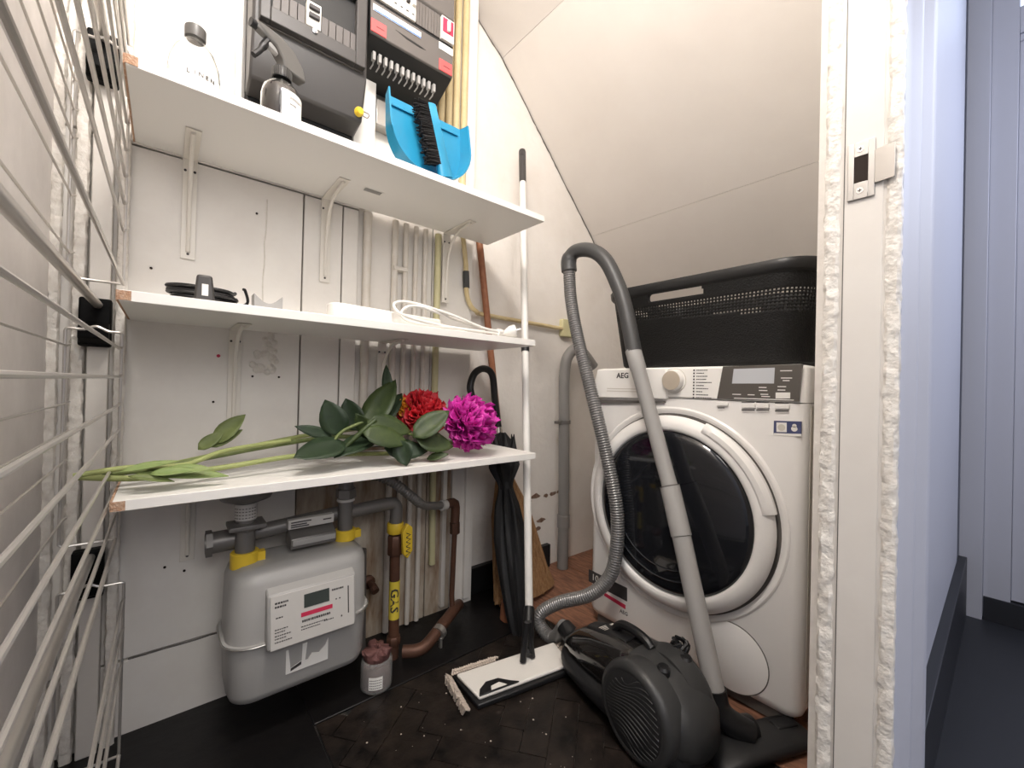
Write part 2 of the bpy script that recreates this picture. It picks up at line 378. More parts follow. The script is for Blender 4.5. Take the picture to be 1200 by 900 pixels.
bead('trim_2', -0.142, 1.248, 0.0105, seed=3)
bead('trim_3', -0.078, 1.252, 0.0095, seed=9)
bead('trim_4', -0.178, 1.250, 0.009, seed=14)
# soffit of the stairs: three boards meeting at joints, and a ceiling
a0 = (0.893, 2.218); a1 = (1.022, 2.127)
def soff(name, p, q, off=0.0, m='ceil', y0=0.19, y1=1.335):
    return struct(name, MB().prism([p, q, (q[0] + 0.05, q[1] + 0.05), (p[0] + 0.05, p[1] + 0.05)], y0, y1, 'y'), m)
ce = struct('ceiling', MB().box(-0.25, 0.50, 0.16, 1.40, 2.5, 2.56), 'ceil')
soff('ceiling_slope', (0.49, 2.502), (1.020, 2.129)).parent = None
bpy.data.objects['ceiling_slope'].name = 'ceiling_upper_slope'
soff('ceiling_slope', (1.0208, 2.1282), (1.5971, 1.5479))
soff('ceiling_lower_slope', (1.5979, 1.5471), (2.12, 1.028))
# hairline gap along the soffit where it meets the back wall
gp = [Vector((0.893, 1.334, 2.218)), Vector((1.022, 1.334, 2.127)), Vector((1.785, 1.334, 1.359)), Vector((2.0, 1.334, 1.14))]
gl = []
for a, b in zip(gp[:-1], gp[1:]):
    n = max(2, int((b - a).length / 0.018))
    for k in range(n):
        t = k / n; gl.append(a.lerp(b, t) + Vector((rnd.uniform(-1, 1), 0, rnd.uniform(-1, 1))) * 0.0016 + Vector((-0.0025, -0.0015, -0.0025)))
struct('trim_5', MB().tube(gl, [0.0012 + 0.0014 * rnd.random() for _ in gl], 5), 'seam')
struct('wall_right', MB().box(2.10, 2.2, 0.19, 1.345, -0.05, 2.6), 'plaster')
# front wall with the doorway; the strike side jamb
struct('wall_front', MB().box(0.775, 2.2, 0.120, 0.186, -0.05, 2.6), 'hall')
struct('wall_front_inner', MB().box(0.775, 2.2, 0.1862, 0.196, -0.05, 2.6), 'plaster')
struct('wall_front_left', MB().box(-0.9, -0.20, 0.105, 0.19, -0.05, 2.6), 'hall')
struct('wall_front_lintel', MB().box(-0.20, 0.775, 0.105, 0.19, 2.05, 2.6), 'hall')
dj = struct('door_1', MB().box(0.752, 0.80, 0.105, 0.180, 0, 2.05), 'jamb', 0.001)
dj2 = MB().box(0.7505, 0.76, 0.1155, 0.1595, 0, 2.05).build('jamb_face', 'jamb', dj, 0.0012)
MB().box(0.7502, 0.7515, 0.1580, 0.1592, 0, 2.05).build('jamb_groove', 'seam', dj)
bead('jamb_bead', 0.7585, 0.1725, 0.0098, parent=dj, seed=21, z1=2.05)
bead('jamb_bead', 0.7570, 0.1045, 0.0082, parent=dj, seed=31, z1=2.05)
# hall side casing: stepped moulding
cs = struct('trim_6', MB().prism([(0.765, 0.121), (0.765, 0.097), (0.80, 0.094), (0.815, 0.087), (0.835, 0.087), (0.85, 0.093), (0.895, 0.093), (0.91, 0.084), (0.96, 0.084), (0.975, 0.090), (0.99, 0.092), (0.99, 0.121)], 0, 2.15, 'z'), 'hall', 0.001)
sk = struct('baseboard_hall', MB().prism([(0.99, 0), (2.272, 0), (2.272, 0.215), (0.99, 0.155)], 0.098, 0.1215, 'y'), 'hallfloor', 0.002)
# hall end wall with the far door, far side, ceiling
he = struct('wall_hall_end', MB().box(2.32, 2.4, -1.3, 0.2, -0.05, 2.6), 'hall')
struct('trim_7', MB().box(2.275, 2.32, 0.060, 0.120, 0.0, 2.6), 'hall', 0.002)
d2 = thing('door_2', (2.3, -0.4, 0), 'pale grey panelled hall door with a lit pane above its rail', 'door')
del d2['category']; d2['kind'] = 'structure'
MB().box(2.290, 2.32, -0.005, 0.060, 0.02, 2.5).build('door_stile', 'hall', d2, 0.002)
MB().box(2.290, 2.32, -0.90, -0.005, 2.09, 2.185).build('door_rail', 'hall', d2, 0.002)
MB().box(2.302, 2.318, -0.90, -0.0055, 0.09, 2.085).build('door_panel', 'hall', d2, 0.002)
MB().box(2.296, 2.303, -0.90, -0.0055, 2.064, 2.089).build('door_moulding', 'hall', d2, 0.002)
MB().box(2.300, 2.306, -0.90, -0.0055, 2.186, 2.5).build('door_pane', 'window', d2)
MB().box(2.286, 2.318, -0.90, 0.058, 0.0, 0.085).build('kick_board', 'hallfloor', d2, 0.002)
struct('wall_hall_far', MB().box(-0.95, 2.4, -1.36, -1.3, -0.05, 2.6), 'hall')
struct('wall_hall_left', MB().box(-0.98, -0.9, -1.36, 0.19, -0.05, 2.6), 'hall')
struct('ceiling_hall', MB().box(-0.95, 2.4, -1.36, 0.19, 2.5, 2.56), 'jamb')

# strike plate with its keep on the jamb
sp = thing('strike_plate', (0.75, 0.125, 1.115), 'brushed steel strike plate with a dark latch hole screwed to the white jamb', 'strike plate')
X0 = 0.7487
yz = [(0.1546, 1.1595), (0.1272, 1.1537), (0.1251, 1.1337), (0.1024, 1.1393), (0.1001, 1.0901), (0.1227, 1.0925), (0.1216, 1.072), (0.1534, 1.0752)]
hole = [(0.1475, 1.1381), (0.1325, 1.1356), (0.1319, 1.0982), (0.147, 1.1)]
# plate made as a strip around the hole
ys = [p[0] for p in yz]; ytop = max(ys)
hy0 = min(p[0] for p in hole); hy1 = max(p[0] for p in hole); hz0 = 1.1005; hz1 = 1.1375
pb = MB()
yR = 0.1245
for (a, b, c, d) in ((hy1, 0.1545, 1.077, 1.158), (yR, hy0, 1.077, 1.158), (hy0, hy1, 1.077, hz0), (hy0, hy1, hz1, 1.158)):
    pb.box(X0 - 0.0012, X0 + 0.0016, a, b, c, d)
pb.build('plate', 'steel', sp, 0.0006)
MB().prism([(X0 + 0.001, yR + 0.0004), (X0 - 0.0014, yR + 0.0004), (X0 - 0.004, 0.112), (X0 - 0.0055, 0.103), (X0 - 0.0035, 0.103), (X0 - 0.002, 0.112)], 1.0935, 1.1405, 'z').build('lip', 'steel', sp, 0.0006)
MB().box(X0 - 0.0004, X0 + 0.0012, hy0, hy1, hz0, hz1).build('latch_hole', 'dark', sp)
for z in (1.1475, 1.0885):
    s_ = MB().lathe([(0.0045, 0), (0.0042, 0.0008), (0.0001, 0.0008)], (X0 - 0.0011, 0.1405, z), (-1, 0, 0), 16).build('screw', 'chrome', sp)
    MB().box(X0 - 0.0022, X0 - 0.0018, 0.1383, 0.1427, z - 0.0006, z + 0.0006).box(X0 - 0.0022, X0 - 0.0018, 0.1399, 0.1411, z - 0.0022, z + 0.0022).build('slot', 'ink', s_)

# ================================================================ PIPES ON THE BACK WALL
def pipe(name, pts, r, m, label, cat='pipe', group=None, n=12):
    o = MB().tube(pts, r, n).build(name, m); return tag(o, label, cat, group)
cond = []
for k, px in enumerate([0.655, 0.684, 0.714, 0.744, 0.774]):
    zb = [1.60, 1.615, 1.62, 1.625, 1.63][k]
    t = thing('yellowed_conduit', (px, 1.276, zb), '', 'conduit', 'yellowed conduits beside the fuse boxes')
    t['label'] = ['yellowed conduit nearest the grey fuse board, leftmost of the tight row', 'second yellowed conduit from the fuse board in the tight row', 'middle yellowed conduit of the five ending behind the dustpan', 'fourth yellowed conduit from the fuse board, above the dustpan corner', 'fifth yellowed conduit, just left of the long one that runs past the shelf'][k]
    MB().tube([(px, 1.274, zb), (px + rnd.uniform(-.002, .002), 1.274, zb + 0.3), (px, 1.274, 2.45)], 0.0125, 12).build('pipe_run', 'yelpipe', t)
    MB().lathe([(0.0145, 0), (0.0145, 0.014), (0.0125, 0.016)], (px, 1.274, zb), (0, 0, 1), 12).build('collar', 'palepipe', t)
long_c = spline([(0.806, 1.274, 2.2), (0.806, 1.274, 1.60), (0.808, 1.274, 1.40), (0.830, 1.274, 1.24), (0.836, 1.274, 1.14), (0.855, 1.275, 1.095), (0.89, 1.284, 1.0775), (0.96, 1.314, 1.076), (1.39, 1.318, 1.070)], 5)
t = thing('long_conduit', (0.84, 1.275, 1.07), 'long yellowed conduit passing behind the top shelf and bending right across the plaster wall', 'conduit')
MB().tube(long_c, [0.0125 if p.z > 1.35 else 0.0085 for p in long_c], 12).build('pipe_run', 'yelpipe', t)
MB().tube([(0.832, 1.2755, 1.215), (0.836, 1.2755, 1.155)], 0.0115, 12).build('coupling', 'teal', t, label='dark grey coupling')
tag(MB().box(1.385, 1.46, 1.310, 1.335, 1.035, 1.115).build('junction_box', 'palepipe', None, 0.004), 'pale yellow square junction box on the plaster wall at the end of the conduit', 'junction box')
pipe('pale_conduit', [(0.716, 1.276, 1.32), (0.716, 1.276, 0.60), (0.722, 1.276, 0.18)], 0.011, 'palepipe', 'single pale yellow conduit coming down the board between the bracket and the broom', 'conduit')
wp = [(0.470, 0.013, 'thick white painted pipe just right of the middle wall bracket'), (0.560, 0.010, 'white painted pipe, leftmost of the close group of thin pipes'), (0.597, 0.009, 'second thin white painted pipe of the close group'), (0.633, 0.008, 'third thin white painted pipe of the close group'), (0.668, 0.008, 'rightmost thin white painted pipe beside the pale yellow conduit')]
for x, r, lb in wp:
    pipe('painted_pipe', [(x, 1.277 if r < .012 else 1.277, 1.325), (x, 1.277, 0.64 if x < .5 else 0.005)], r, 'whitepipe', lb, 'pipe', 'white painted pipes on the boards')
cl = MB().box(0.553, 0.60, 1.262, 1.290, 1.165, 1.178)
tag(cl.build('pipe_clamp', 'whitepipe', None, 0.002), 'white painted flat clamp across two thin pipes', 'clamp')
for x, r in ((0.765, 0.008), (0.865, 0.012)):
    tag(MB().box(x - r, x + r, 1.270, 1.288, 0.02, 0.60).build('wooden_batten', 'board', None, 0.002), 'narrow off-white batten on the board %s' % ('left of the thin copper pipe' if x < .8 else 'behind the umbrella'), 'batten')
# grey drain pipe behind the washer
dp = thing('drain_pipe', (1.385, 1.27, 0.0), 'grey plastic drain pipe standing behind the washing machine', 'pipe')
MB().tube(spline([(1.375, 1.27, 0.0), (1.375, 1.27, 0.25), (1.365, 1.27, 0.62), (1.36, 1.27, 0.86), (1.375, 1.262, 0.945), (1.43, 1.25, 0.975), (1.52, 1.24, 0.90)], 6), 0.024, 16).build('pipe_run', 'pvc', dp)
MB().lathe([(0.0275, 0), (0.0275, 0.055)], (1.375, 1.27, 0.18), (0, 0, 1), 16).build('socket_collar', 'pvc', dp)
MB().lathe([(0.028, 0), (0.028, 0.016)], (1.365, 1.27, 0.64), (0, 0, 1), 16).box(1.31, 1.345, 1.262, 1.278, 0.642, 0.654).build('pipe_bracket', 'fitting', dp)

# ================================================================ SHELVES
SH = []
for k, (z, x1, lb) in enumerate([(1.3265, 0.916, 'white laminate top shelf carrying the bottles and dustpan'), (0.9285, 0.890, 'white laminate middle shelf carrying the socket strip'), (0.5735, 0.902, 'white laminate bottom shelf carrying the artificial flowers')]):
    s_ = MB().box(-0.063, x1, 0.958, 1.262, z, z + 0.019)
    o = s_.build('shelf_board', 'shelf', None, 0.0012); tag(o, lb, 'shelf', 'wall shelves')
    MB().box(-0.0665, -0.0632, 0.9595, 1.262, z + 0.0008, z + 0.0182).build('chipboard_end', 'chip', o, label='bare chipboard end')
    nf = MB().prism([(-0.064, 0.9585), (-0.0645, 0.9565), (-0.047, 0.9565), (-0.047, 0.9585)], z + 0.0015, z + 0.0175, 'z').build('chipped_corner', 'chip', o, label='bare chipboard corner')
    SH.append(o)
lab = SH[0]
MB().box(0.40, 0.455, 1.115, 1.14, 1.3258, 1.3264).build('barcode_label', 'whitelab', lab)
bb = MB()
for k in range(14): bb.box(0.404 + k * 0.0033, 0.4055 + k * 0.0033, 1.118, 1.137, 1.3252, 1.3258)
bb.build('barcode_print', 'ink', lab, kind='stuff')
def bracket(x, z, lb, arm=0.16, leg=0.24, flip=False):
    yw = 1.2655
    t = thing('shelf_bracket', (x, yw, z - leg), lb, 'bracket', 'pressed steel shelf brackets')
    w2 = 0.014
    MB().box(x - w2, x + w2, yw - 0.0022, yw, z - leg, z - 0.0005).build('wall_leg', 'bracket', t, 0.0008)
    MB().box(x - w2, x + w2, yw - arm, yw - 0.0023, z - 0.0026, z - 0.0004).build('shelf_arm', 'bracket', t, 0.0008)
    rib = []
    pts = spline([(x, yw - arm * 0.93, z - 0.004), (x, yw - arm * 0.45, z - 0.016), (x, yw - 0.028, z - 0.055), (x, yw - 0.008, z - leg * 0.55), (x, yw - 0.004, z - leg * 0.93)], 6)
    MB().tube(pts, [0.0045] * len(pts), 8).build('rib', 'bracket', t)
    for zz, xx in ((z - 0.03, -0.009), (z - 0.03, 0.009), (z - leg + 0.012, 0)):
        MB().lathe([(0.0028, 0), (0.0028, 0.002), (0.0008, 0.0028)], (x + xx, yw - 0.002, zz), (0, -1, 0), 10).build('screw', 'ink', t)
    return t
bracket(0.035, 1.326, 'white steel bracket under the left end of the top shelf')
bracket(0.345, 1.326, 'white steel bracket under the middle of the top shelf, beside the barcode label')
bracket(0.742, 1.326, 'white steel bracket under the right end of the top shelf')
bracket(0.135, 0.928, 'white steel bracket under the middle shelf beside the round filler patch', leg=0.26)
bracket(0.520, 0.928, 'white steel bracket under the middle shelf near the socket strip', leg=0.2)
bracket(0.050, 0.573, 'white steel bracket under the bottom shelf left of the gas meter', leg=0.21)

# ================================================================ WIRE RACKS ON THE LEFT
XA, XB = -0.070, -0.150       # aisle side and wall side of the racks
YE, YN = 1.17, 0.10           # far end, near end (behind the frame)
def wire_rack(lb, zt, zb, za, zwall, fr=0.0027, dx=0.0):
    t = thing('wire_rack', (-0.11, YE, zb), lb, 'rack', 'wire racks hanging on the left wall')
    for y in (YE, YN):
        for (x, nm) in ((XA + dx, 'end_upright'), (XB, 'end_upright')):
            MB().tube([(x, y, zt - 0.004), (x, y, zb + 0.004)], fr, 10).build(nm, 'wire', t)
        s = 1 if y == YN else -1
        pts = spline([(XB, y, zt - 0.004), (XB + 0.004, y, zt + 0.001), (-0.125, y, zt + 0.001), (-0.108, y + s * 0.0, zt + 0.008), (-0.09, y, zt), (XA + dx - 0.004, y, zt - 0.001), (XA + dx, y, zt - 0.006)], 5)
        MB().tube(pts, fr, 8).build('end_loop', 'wire', t)
        MB().tube([(XB, y, zb + 0.005), (XB + 0.004, y, zb), (XA + dx - 0.004, y, zb), (XA + dx, y, zb + 0.005)], fr, 8).build('end_loop', 'wire', t)
    MB().tube([(XA + dx, YE, zb), (XA + dx, YN, zb)], 0.0032, 10).build('bottom_rail', 'wire', t)
    for z in za:
        e = 0.006
        MB().tube([(XA + dx + 0.001, YE + 0.002, z + 0.006), (XA + dx - 0.002, YE - 0.008, z), (XA + dx - 0.002, YN, z)], 0.0026, 8).build('wire', 'wire', t)
    for z in zwall:
        MB().tube([(XB + 0.008, YE + 0.004, z + 0.004), (XB + 0.003, YE - 0.004, z), (XB + 0.003, YN, z)], 0.0019, 7).build('wire', 'wire', t)
    return t
wire_rack('upper wire rack on the left wall, above the middle black clip', 1.47, 0.991,
    [1.099, 1.1545, 1.2099, 1.2636, 1.3189, 1.3741, 1.4241, 1.4793], [1.0372, 1.1492, 1.2609, 1.3167, 1.3724])
wire_rack('middle wire rack on the left wall, level with the middle and bottom shelves', 0.892, 0.469,
    [0.8579, 0.8001, 0.7422, 0.6896, 0.6316, 0.5753, 0.519], [0.8585, 0.8008, 0.7464, 0.6902, 0.634, 0.5777, 0.5197])
wire_rack('lowest wire rack on the left wall, reaching down to the floor', 0.378, 0.02,
    [0.338, 0.2757, 0.2044], [0.3176, 0.2171], dx=0.014)
for k, z in enumerate((0.912, 1.462, 0.392)):
    t = thing('rack_clip', (-0.113, 1.235, z - 0.05), ['black plastic rack clip on the corner post between upper and middle racks', 'black plastic rack clip on the corner post near the top shelf', 'black plastic rack clip on the corner post below the bottom shelf'][k], 'clip', 'black rack clips on the corner post')
    MB().box(-0.138, -0.089, 1.208, 1.2345, z - 0.05, z + 0.05).build('clip_body', 'clip', t, 0.004)
    MB().prism([(1.208, z - 0.045), (1.186, z - 0.035), (1.186, z - 0.012), (1.208, z)], -0.136, -0.091, 'x').build('hook', 'clip', t, 0.002)
    o = MB().tube([(-0.110, 1.2075, z + 0.036), (-0.110, 0.12, z + 0.036)], 0.0078, 14).build('rack_rod', 'wire')
    tag(o, ['thick round rod running out from the middle black clip', 'thick round rod running out from the top black clip', 'thick round rod running out from the lowest black clip'][k], 'rod', 'rods between the rack clips')

# ================================================================ WASHING MACHINE
XF = 1.137; WY0, WY1, WZ = 0.302, 0.926, 0.872
wm = thing('washing_machine', (1.45, 0.6, 0), 'white front-loading washing machine with a big dark round door', 'washing machine')
plan = rrect(XF, 1.74, WY0, WY1, 0.028, 5)
def ringz(z, ins=0.0): return [(XF + (p[0] - XF) * 1 + (ins if p[0] < 1.4 else -ins), p[1] + (ins if p[1] < 0.6 else -ins), z) for p in plan]
MB().ring_loft([ringz(0.035, 0.012), ringz(0.045, 0.004), ringz(0.06), ringz(0.776)]).build('cabinet', 'white', wm, ang=30)
MB().ring_loft([ringz(0.778), ringz(0.852), ringz(0.862, 0.003), ringz(0.868, 0.012)]).build('top_cover', 'white', wm, ang=30)
MB().ring_loft([ringz(0.7762, 0.003), ringz(0.7778, 0.003)]).build('seam', 'seam', wm)
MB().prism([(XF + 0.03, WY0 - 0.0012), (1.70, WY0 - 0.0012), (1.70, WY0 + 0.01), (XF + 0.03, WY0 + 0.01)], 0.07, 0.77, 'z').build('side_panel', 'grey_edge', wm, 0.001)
for y in (WY0 + 0.05, WY1 - 0.05):
    for x in (XF + 0.05, 1.69):
        MB().lathe([(0.022, 0), (0.022, 0.012), (0.014, 0.014), (0.014, 0.046)], (x, y, 0), (0, 0, 1), 14).build('foot', 'black', wm)
MB().box(XF + 0.015, XF + 0.03, WY0 + 0.03, WY1 - 0.03, 0.006, 0.05).build('plinth', 'seam', wm)
# control panel band, slightly proud of the cabinet
def plate(poly, x0, x1, name, m, bev=0.0, parent=wm, **k): return MB().prism(poly, x0, x1, 'x').build(name, m, parent, bev, **k)
plate([(WY0 + 0.03, 0.780), (WY1 - 0.022, 0.780), (WY1 - 0.022, 0.864), (WY0 + 0.03, 0.864)], XF - 0.004, XF + 0.01, 'control_panel', 'white2', 0.003)
dr = plate([(0.9025, 0.8653), (0.6483, 0.8662), (0.6461, 0.7733), (0.9292, 0.7682)], XF - 0.009, XF + 0.01, 'detergent_drawer', 'white2', 0.004)
plate([(0.9216, 0.7626), (0.6541, 0.768), (0.654, 0.7629), (0.9175, 0.7481)], XF - 0.006, XF + 0.01, 'drawer_shadow_gap', 'seam', 0)
text('AEG', 'logo', 'ink', dr, frame((XF - 0.0095, 0.800, 0.843), (0, -1, 0), (0, 0, 1)), 0.024, bold=0.02)
for k in range(2):
    plate([(0.70, 0.800 - 0.008 * k), (0.86, 0.800 - 0.008 * k), (0.86, 0.8025 - 0.008 * k), (0.70, 0.8025 - 0.008 * k)], XF - 0.0096, XF - 0.0088, 'fine_print', 'grey_edge')
dc = [(0.626, 0.8286)][0]
MB().lathe([(0.036, 0), (0.036, 0.0015), (0.0345, 0.0018)], (XF - 0.004, dc[0], dc[1]), (-1, 0, 0), 40).build('dial_ring', 'grey_edge', wm)
MB().lathe([(0.0345, 0), (0.0345, 0.0022)], (XF - 0.004, dc[0], dc[1]), (-1, 0, 0), 40).build('dial_plate', 'white2', wm)
di = MB().lathe([(0.030, 0), (0.030, 0.014), (0.0285, 0.019)], (XF - 0.004, dc[0], dc[1]), (-1, 0, 0), 40).build('programme_dial', 'white2', wm)
MB().lathe([(0.0275, 0.019), (0.0270, 0.0205), (0.0001, 0.0215)], (XF - 0.004, dc[0], dc[1]), (-1, 0, 0), 40).build('dial_cap', 'dial', di)
pr = MB(); pd = MB()
for k in range(10):
    q = [(0.5708, 0.8575), (0.5618, 0.7814)]
    z = q[0][1] + (q[1][1] - q[0][1]) * k / 9 ; y = q[0][0] + (q[1][0] - q[0][0]) * k / 9
    y = q[0][0] - 0.003; 
    pd.box(XF - 0.0048, XF - 0.0042, y - 0.002, y + 0.002, z - 0.0022, z + 0.0022)
    L_ = [0.030, 0.020, 0.028, 0.026, 0.042, 0.022, 0.034, 0.018, 0.030, 0.040][k]
    c = y - 0.007
    while c > y - 0.007 - L_:
        ln = rnd.uniform(0.002, 0.004); pr.box(XF - 0.0046, XF - 0.0042, c - ln, c, z - 0.0012, z + 0.0012); c -= ln + 0.0009
pd.build('programme_marks', 'ink', wm, kind='stuff'); pr.build('programme_list', 'ink', wm, kind='stuff')
dp_ = plate([(0.4898, 0.8665), (0.311, 0.8686), (0.3163, 0.7812), (0.5035, 0.78)], XF - 0.0055, XF + 0.004, 'display_panel', 'disp', 0.001)
plate([(0.4616, 0.8593), (0.3671, 0.8608), (0.3683, 0.8225), (0.4651, 0.8215)], XF - 0.0062, XF - 0.005, 'display', 'lcd', 0, dp_)
plate([(0.3642, 0.8008), (0.3338, 0.8016), (0.3336, 0.7875), (0.364, 0.7864)], XF - 0.0066, XF - 0.005, 'start_key', 'whitelab', 0.0004, dp_)
pw = MB()
for (a, b, yy) in [(0.4016, 0.3844, 0.8125), (0.4014, 0.3824, 0.8051), (0.3604, 0.3425, 0.8152), (0.3603, 0.3441, 0.807), (0.4638, 0.443, 0.7937), (0.4268, 0.4109, 0.7937), (0.3974, 0.3803, 0.7957), (0.3954, 0.3765, 0.7905), (0.3557, 0.3309, 0.8531), (0.3536, 0.3306, 0.8357), (0.3499, 0.3357, 0.8296), (0.4594, 0.3263, 0.7839)]:
    pw.box(XF - 0.0062, XF - 0.0054, min(a, b), max(a, b), yy - 0.0011, yy + 0.0011)
pw.build('display_print', 'inkw', dp_, kind='stuff')
for (a, b, c, d) in ((840.5, 472, 854, 475.5), (870, 473.5, 885, 477.5), (887, 474, 902, 478), (909, 474.5, 925, 479)):
    pass
for q in [[(0.5045, 0.7697), (0.4748, 0.771), (0.4747, 0.7632), (0.5043, 0.7617)], [(0.4412, 0.7693), (0.4101, 0.7708), (0.4099, 0.7612), (0.441, 0.7595)], [(0.4062, 0.7709), (0.3785, 0.7723), (0.3783, 0.7629), (0.406, 0.7614)], [(0.3655, 0.7708), (0.336, 0.7723), (0.3358, 0.7632), (0.3654, 0.7615)]]:
    plate(q, XF - 0.0058, XF + 0.002, 'push_button', 'white2' if q[0][0] > 0.36 else 'chrome', 0.0008)
bt = MB()
for q in [[(0.5008, 0.7573), (0.4832, 0.7583), (0.4832, 0.756), (0.5008, 0.755)], [(0.4413, 0.7747), (0.4112, 0.7761), (0.4111, 0.7739), (0.4412, 0.7726)], [(0.4073, 0.7762), (0.3786, 0.7775), (0.3786, 0.7754), (0.4072, 0.7741)], [(0.3656, 0.776), (0.3369, 0.7773), (0.3369, 0.7753), (0.3656, 0.7739)], [(0.4409, 0.7551), (0.4108, 0.7568), (0.4108, 0.7541), (0.4408, 0.7523)], [(0.4069, 0.7571), (0.3783, 0.7587), (0.3782, 0.756), (0.4069, 0.7543)], [(0.3653, 0.7574), (0.3366, 0.7591), (0.3366, 0.7565), (0.3652, 0.7547)]]:
    bt.prism(q, XF - 0.0047, XF - 0.0042, 'x')
bt.build('button_print', 'ink', wm, kind='stuff')
stc = plate([(0.3685, 0.7324), (0.3113, 0.7349), (0.3115, 0.7012), (0.3688, 0.6992)], XF - 0.0006, XF + 0.002, 'energy_sticker', 'blue_st')
plate([(0.3629, 0.7287), (0.3414, 0.7298), (0.341, 0.7072), (0.3625, 0.706)], XF - 0.0010, XF - 0.0004, 'sticker_field', 'whitelab', 0, stc)
plate([(0.368, 0.7024), (0.3108, 0.7062), (0.3115, 0.7002), (0.3688, 0.6971)], XF - 0.0010, XF - 0.0004, 'sticker_strip', 'whitelab', 0, stc)
sc_ = [(0.3519, 0.7173), (0.3255, 0.7187)]
MB().lathe([(0.008, 0), (0.008, 0.0004)], (XF - 0.0009, sc_[0][0], sc_[0][1]), (-1, 0, 0), 18).build('drop_mark', 'grey_edge', stc)
MB().lathe([(0.0065, 0), (0.0065, 0.0004)], (XF - 0.0006, sc_[1][0], sc_[1][1] - 0.002), (-1, 0, 0), 18).lathe([(0.0045, 0), (0.0045, 0.0004)], (XF - 0.0006, sc_[1][0], sc_[1][1] + 0.005), (-1, 0, 0), 14).build('cloud_mark', 'whitelab', stc)
# guarantee sticker low on the left
s10 = plate([(0.9271, 0.1766), (0.7717, 0.172), (0.7705, 0.1294), (0.9259, 0.136)], XF - 0.0006, XF + 0.002, 'guarantee_sticker', 'ink')
q10 = [(0.9005, 0.1542)][0]
text('10', 'sticker_number', 'inkw', s10, frame((XF - 0.0009, q10[0] - 0.002, q10[1] + 0.002), (0, -1, 0), (0, 0, 1)), 0.030)
plate([(0.8603, 0.1237), (0.7765, 0.1162), (0.7762, 0.1029), (0.8599, 0.1125)], XF - 0.0006, XF + 0.002, 'red_line', 'inkred')
q11 = [(0.7822, 0.0895)][0]
text('AEG', 'small_logo', 'ink', wm, frame((XF - 0.0006, q11[0], q11[1]), (0, -1, 0), (0, 0, 1)), 0.016)
# door
DY, DZ = 0.627, 0.454
C = (XF, DY, DZ)
MB().lathe([(0.298, -0.004), (0.298, 0.0015), (0.294, 0.004), (0.286, 0.0035), (0.2785, -0.002)], C, (-1, 0, 0), 96, caps=False).build('door_surround', 'white', wm)
MB().lathe([(0.280, -0.001), (0.280, 0.0006), (0.262, 0.0006)], C, (-1, 0, 0), 96).build('door_recess', 'seam', wm)
door = MB().lathe([(0.262, 0.001), (0.272, 0.006), (0.274, 0.014), (0.268, 0.024), (0.255, 0.031), (0.244, 0.034), (0.234, 0.033), (0.230, 0.028), (0.229, 0.020)], C, (-1, 0, 0), 96, caps=False).build('door_frame', 'white', wm, ang=50)
MB().lathe([(0.2295, 0.024), (0.227, 0.030), (0.210, 0.034), (0.180, 0.038), (0.12, 0.044), (0.0001, 0.047)], C, (-1, 0, 0), 96).build('door_glass', 'doorglass', door, ang=60)
for r_, w_ in ((0.188, 0.0022), (0.158, 0.0016)):
    MB().tube(arc((DY, DZ), r_, -115, 15, 40, lambda a, b: (XF - (0.0385 if r_ > .17 else 0.0415), a, b)), w_, 6).build('glass_rib', 'glassring', door)
# grip along the upper right of the frame
rings = []
for k in range(25):
    a = math.radians(68 - (68 - 12) * k / 24)     # from the top towards the right, Y falls to the right
    t = math.sin(math.pi * k / 24) ** 0.35 if 0 < k < 24 else 0.15
    cy, cz = -math.cos(a), math.sin(a)
    rr = [(0.250, 0.030), (0.258, 0.033 + 0.006 * t), (0.270, 0.031 + 0.008 * t), (0.281, 0.022 + 0.006 * t), (0.279, 0.010), (0.260, 0.020)]
    rings.append([(XF - h, DY + cy * r_, DZ + cz * r_) for r_, h in rr])
MB().ring_loft(rings).build('door_grip', 'white', door, ang=40)
# filter flap
fc = [(0.4316, 0.0618)][0]
MB().lathe([(0.088, -0.001), (0.088, 0.001), (0.0845, 0.001)], (XF, 0.455, 0.118), (-1, 0, 0), 60).build('flap_gap', 'seam', wm)
MB().lathe([(0.0855, -0.001), (0.0855, 0.0012), (0.083, 0.0022), (0.0001, 0.0022)], (XF, 0.455, 0.118), (-1, 0, 0), 60).build('filter_flap', 'white', wm)

# ================================================================ LAUNDRY BASKET
bk = thing('laundry_basket', (1.38, 0.60, 0.8685), 'large black perforated laundry basket on top of the washing machine', 'basket')
BX0, BX1, BY0, BY1, BZ0, BZ1 = 1.185, 1.575, 0.318, 0.895, 0.869, 1.130
def per(u, z, grow):
    # point on the rounded rectangle, u in [0,1)
    g = grow; x0, x1, y0, y1, r = BX0 - g, BX1 + g, BY0 - g, BY1 + g, 0.085
    segs = [('l', (x0, y0 + r), (x0, y1 - r)), ('a', (x0 + r, y1 - r), 180, 90), ('l', (x0 + r, y1), (x1 - r, y1)), ('a', (x1 - r, y1 - r), 90, 0),
            ('l', (x1, y1 - r), (x1, y0 + r)), ('a', (x1 - r, y0 + r), 0, -90), ('l', (x1 - r, y0), (x0 + r, y0)), ('a', (x0 + r, y0 + r), -90, -180)]
    ln = [math.dist(s_[1], s_[2]) if s_[0] == 'l' else r * math.pi / 2 for s_ in segs]
    T = sum(ln); d = u * T
    for s_, l in zip(segs, ln):
        if d <= l:
            t = d / l
            if s_[0] == 'l': return (s_[1][0] + (s_[2][0] - s_[1][0]) * t, s_[1][1] + (s_[2][1] - s_[1][1]) * t, z)
            a = math.radians(s_[2] + (s_[3] - s_[2]) * t); return (s_[1][0] + r * math.cos(a), s_[1][1] + r * math.sin(a), z)
        d -= l
    return (x0, y0 + r, z)
NU = 400
